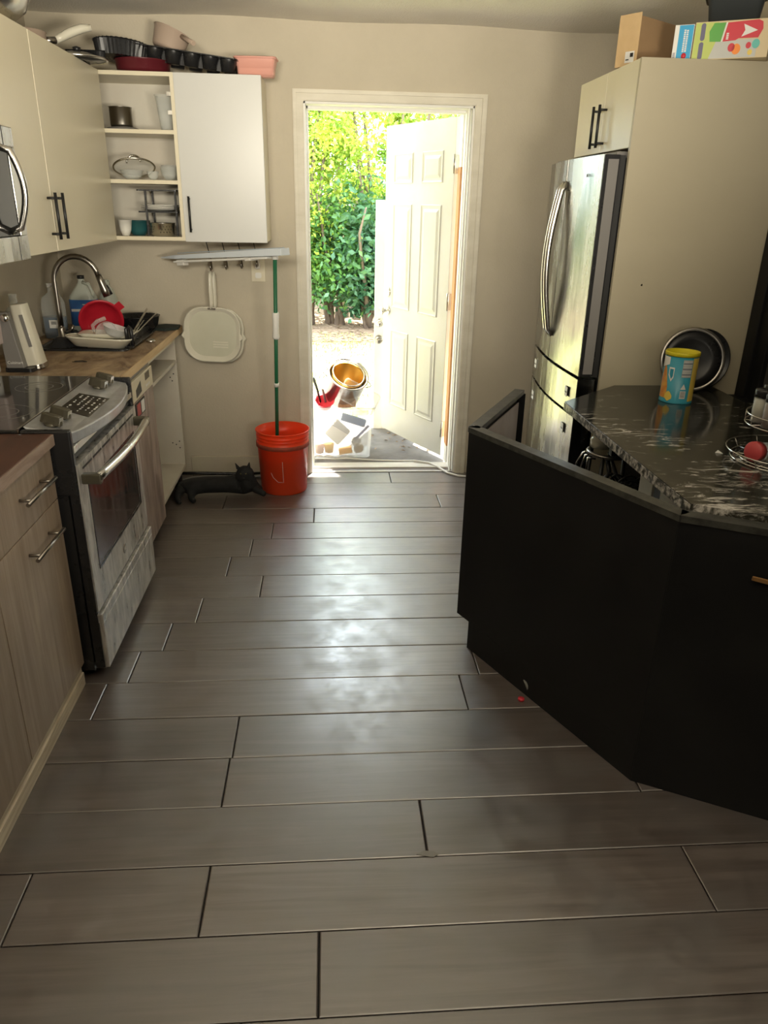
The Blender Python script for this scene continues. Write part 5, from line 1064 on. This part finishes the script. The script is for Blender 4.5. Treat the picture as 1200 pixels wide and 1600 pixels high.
# pan lids leaning on the panel
t = thing('skillet', (1.50, 2.98, ZP), 'black round pan leaning upright against the beige side panel', 'pan')
mt = T(1.565, 3.045, ZP + .120) @ RX(PI / 2 - .16)
MB().lathe([(0, -.012), (.100, -.010), (.122, .018), (.126, .018), (.106, -.016), (0, -.018)], 44, mt).build('pan_body', m_bplas, t)
t = thing('pan_lid', (1.50, 2.95, ZP), 'black lid with a wide silver rim leaning behind the blue canister', 'lid')
mt = T(1.503, 2.985, ZP + .128) @ RZ(-.18) @ RX(PI / 2 - .20) 
MB().lathe([(0, -.022), (.085, -.020), (.118, 0), (.118, .004), (.08, -.014), (0, -.016)], 44, mt).build('dome', m_bplas, t)
MB().lathe([(.116, -.003), (.126, -.008), (.132, .002), (.128, .012), (.116, .006)], 48, mt).build('rim', m_nickel, t)
# spice rack
t = thing('spice_rack', (1.385, 2.06, ZP), 'two-tier round wire spice rack cut by the right edge of the photo', 'rack')
cx, cy = 1.385, 2.06
for r, z in ((.155, ZP + .004), (.170, ZP + .030), (.130, ZP + .004), (.132, ZP + .142), (.132, ZP + .112)): MB().tube(ring(cx, cy, z, r), .0022, 6, closed=True).build('hoop', m_chrome, t)
b = MB()
for k in range(12): a = 2 * PI * k / 12; b.tube([(cx + .155 * math.cos(a), cy + .155 * math.sin(a), ZP + .004), (cx + .170 * math.cos(a), cy + .170 * math.sin(a), ZP + .030)], .0015, 5); b.tube([(cx + .132 * math.cos(a), cy + .132 * math.sin(a), ZP + .112), (cx + .132 * math.cos(a), cy + .132 * math.sin(a), ZP + .142)], .0015, 5); b.tube([(cx, cy, ZP + .112), (cx + .132 * math.cos(a), cy + .132 * math.sin(a), ZP + .112)], .0015, 5); b.tube([(cx, cy, ZP + .006), (cx + .155 * math.cos(a), cy + .155 * math.sin(a), ZP + .004)], .0015, 5)
b.build('wire', m_chrome, t)
for sx in (-.018, .018): MB().tube([(cx + sx, cy, ZP + .004), (cx + sx, cy, ZP + .27)], .0025, 6).build('post', m_chrome, t)
MB().tube([(cx - .018, cy, ZP + .27), (cx, cy, ZP + .30), (cx + .018, cy, ZP + .27)], .0025, 6).build('top_loop', m_chrome, t)
for k, (a, m_) in enumerate(((2.75, m_rice), (3.45, m_spice), (4.15, m_rice), (4.85, m_spice), (1.9, m_spice), (1.1, m_rice))):
    x, y = cx + .095 * math.cos(a), cy + .095 * math.sin(a)
    j = thing('spice_jar', (x, y, ZP + .114), ['glass spice jar of grey salt with a black lid, leftmost on the rack', 'spice jar of dark brown spice nearest the left front of the rack', 'spice jar of grey seasoning at the front of the rack', 'spice jar of brown spice at the right front of the rack', 'spice jar of brown spice at the back left of the rack', 'spice jar of grey seasoning at the back of the rack'][k], 'jar', 'spice jars on the upper tier')
    MB().lathe([(0, 0), (.023, 0), (.023, .068), (0, .068)], 20, T(x, y, ZP + .116)).build('contents', m_, j)
    MB().lathe([(0, -.002), (.0245, -.002), (.0248, .07), (.021, .078)], 20, T(x, y, ZP + .116)).build('glass', m_glass, j)
    MB().lathe([(0, .074), (.026, .074), (.026, .094), (.024, .097), (0, .097)], 20, T(x, y, ZP + .116)).build('lid', m_bplas, j)
j = thing('spice_jar', (1.28, 2.07, ZP + .02), 'toppled spice jar with a dull red cap on the lower tier', 'jar', )
mt = T(1.262, 2.035, ZP + .038) @ RZ(.45) @ RY(PI / 2 + .12)
MB().lathe([(0, 0), (.028, 0), (.030, .003), (.030, .026), (0, .026)], 28, mt).build('cap', m_redcap, j)
MB().lathe([(.024, .026), (.026, .035), (.026, .105), (0, .108)], 24, mt).build('glass', m_clearp, j)
j = thing('spice_jar', (1.36, 1.99, ZP + .01), 'upright white-capped spice jar on the lower tier of the rack', 'jar')
MB().lathe([(0, 0), (.024, 0), (.024, .055), (0, .055)], 20, T(1.375, 1.985, ZP + .012)).build('glass', m_spice, j); MB().lathe([(0, .056), (.026, .056), (.026, .075), (0, .076)], 20, T(1.375, 1.985, ZP + .012)).build('lid', m_cream, j)
o = MB().add([(1.205, 2.14, ZP + .0005), (1.222, 2.146, ZP + .0005), (1.226, 2.128, ZP + .0005), (1.212, 2.138, ZP + .010)], [(0, 2, 1), (0, 1, 3), (1, 2, 3), (2, 0, 3)]).build('paper_scrap', m_paper); tag(o, 'tiny white paper scrap on the black countertop', 'paper')
o = MB().lathe([(0, 0), (.024, 0), (.030, .02), (.034, .04), (.031, .04), (.022, .004), (0, .004)], 20, T(.672, 2.12, .031) @ RY(1.2)).build('cup', m_glass); tag(o, 'clear plastic cup lying on the floor under the black cabinet', 'cup')
o = MB().lathe([(0, 0), (.011, 0), (.011, .008), (0, .009)], 16, T(.650, 2.075, .0005)).build('red_disc', m_pred); tag(o, 'small red plastic disc on the floor by the black cabinet', 'disc')
o = MB().prism([(.215, 1.437), (.235, 1.448), (.262, 1.445), (.272, 1.434), (.258, 1.425), (.240, 1.430)], .0003, .0022).build('floor_chip', m_grey); tag(o, 'small dark chip in the floor planks near the camera', 'chip')
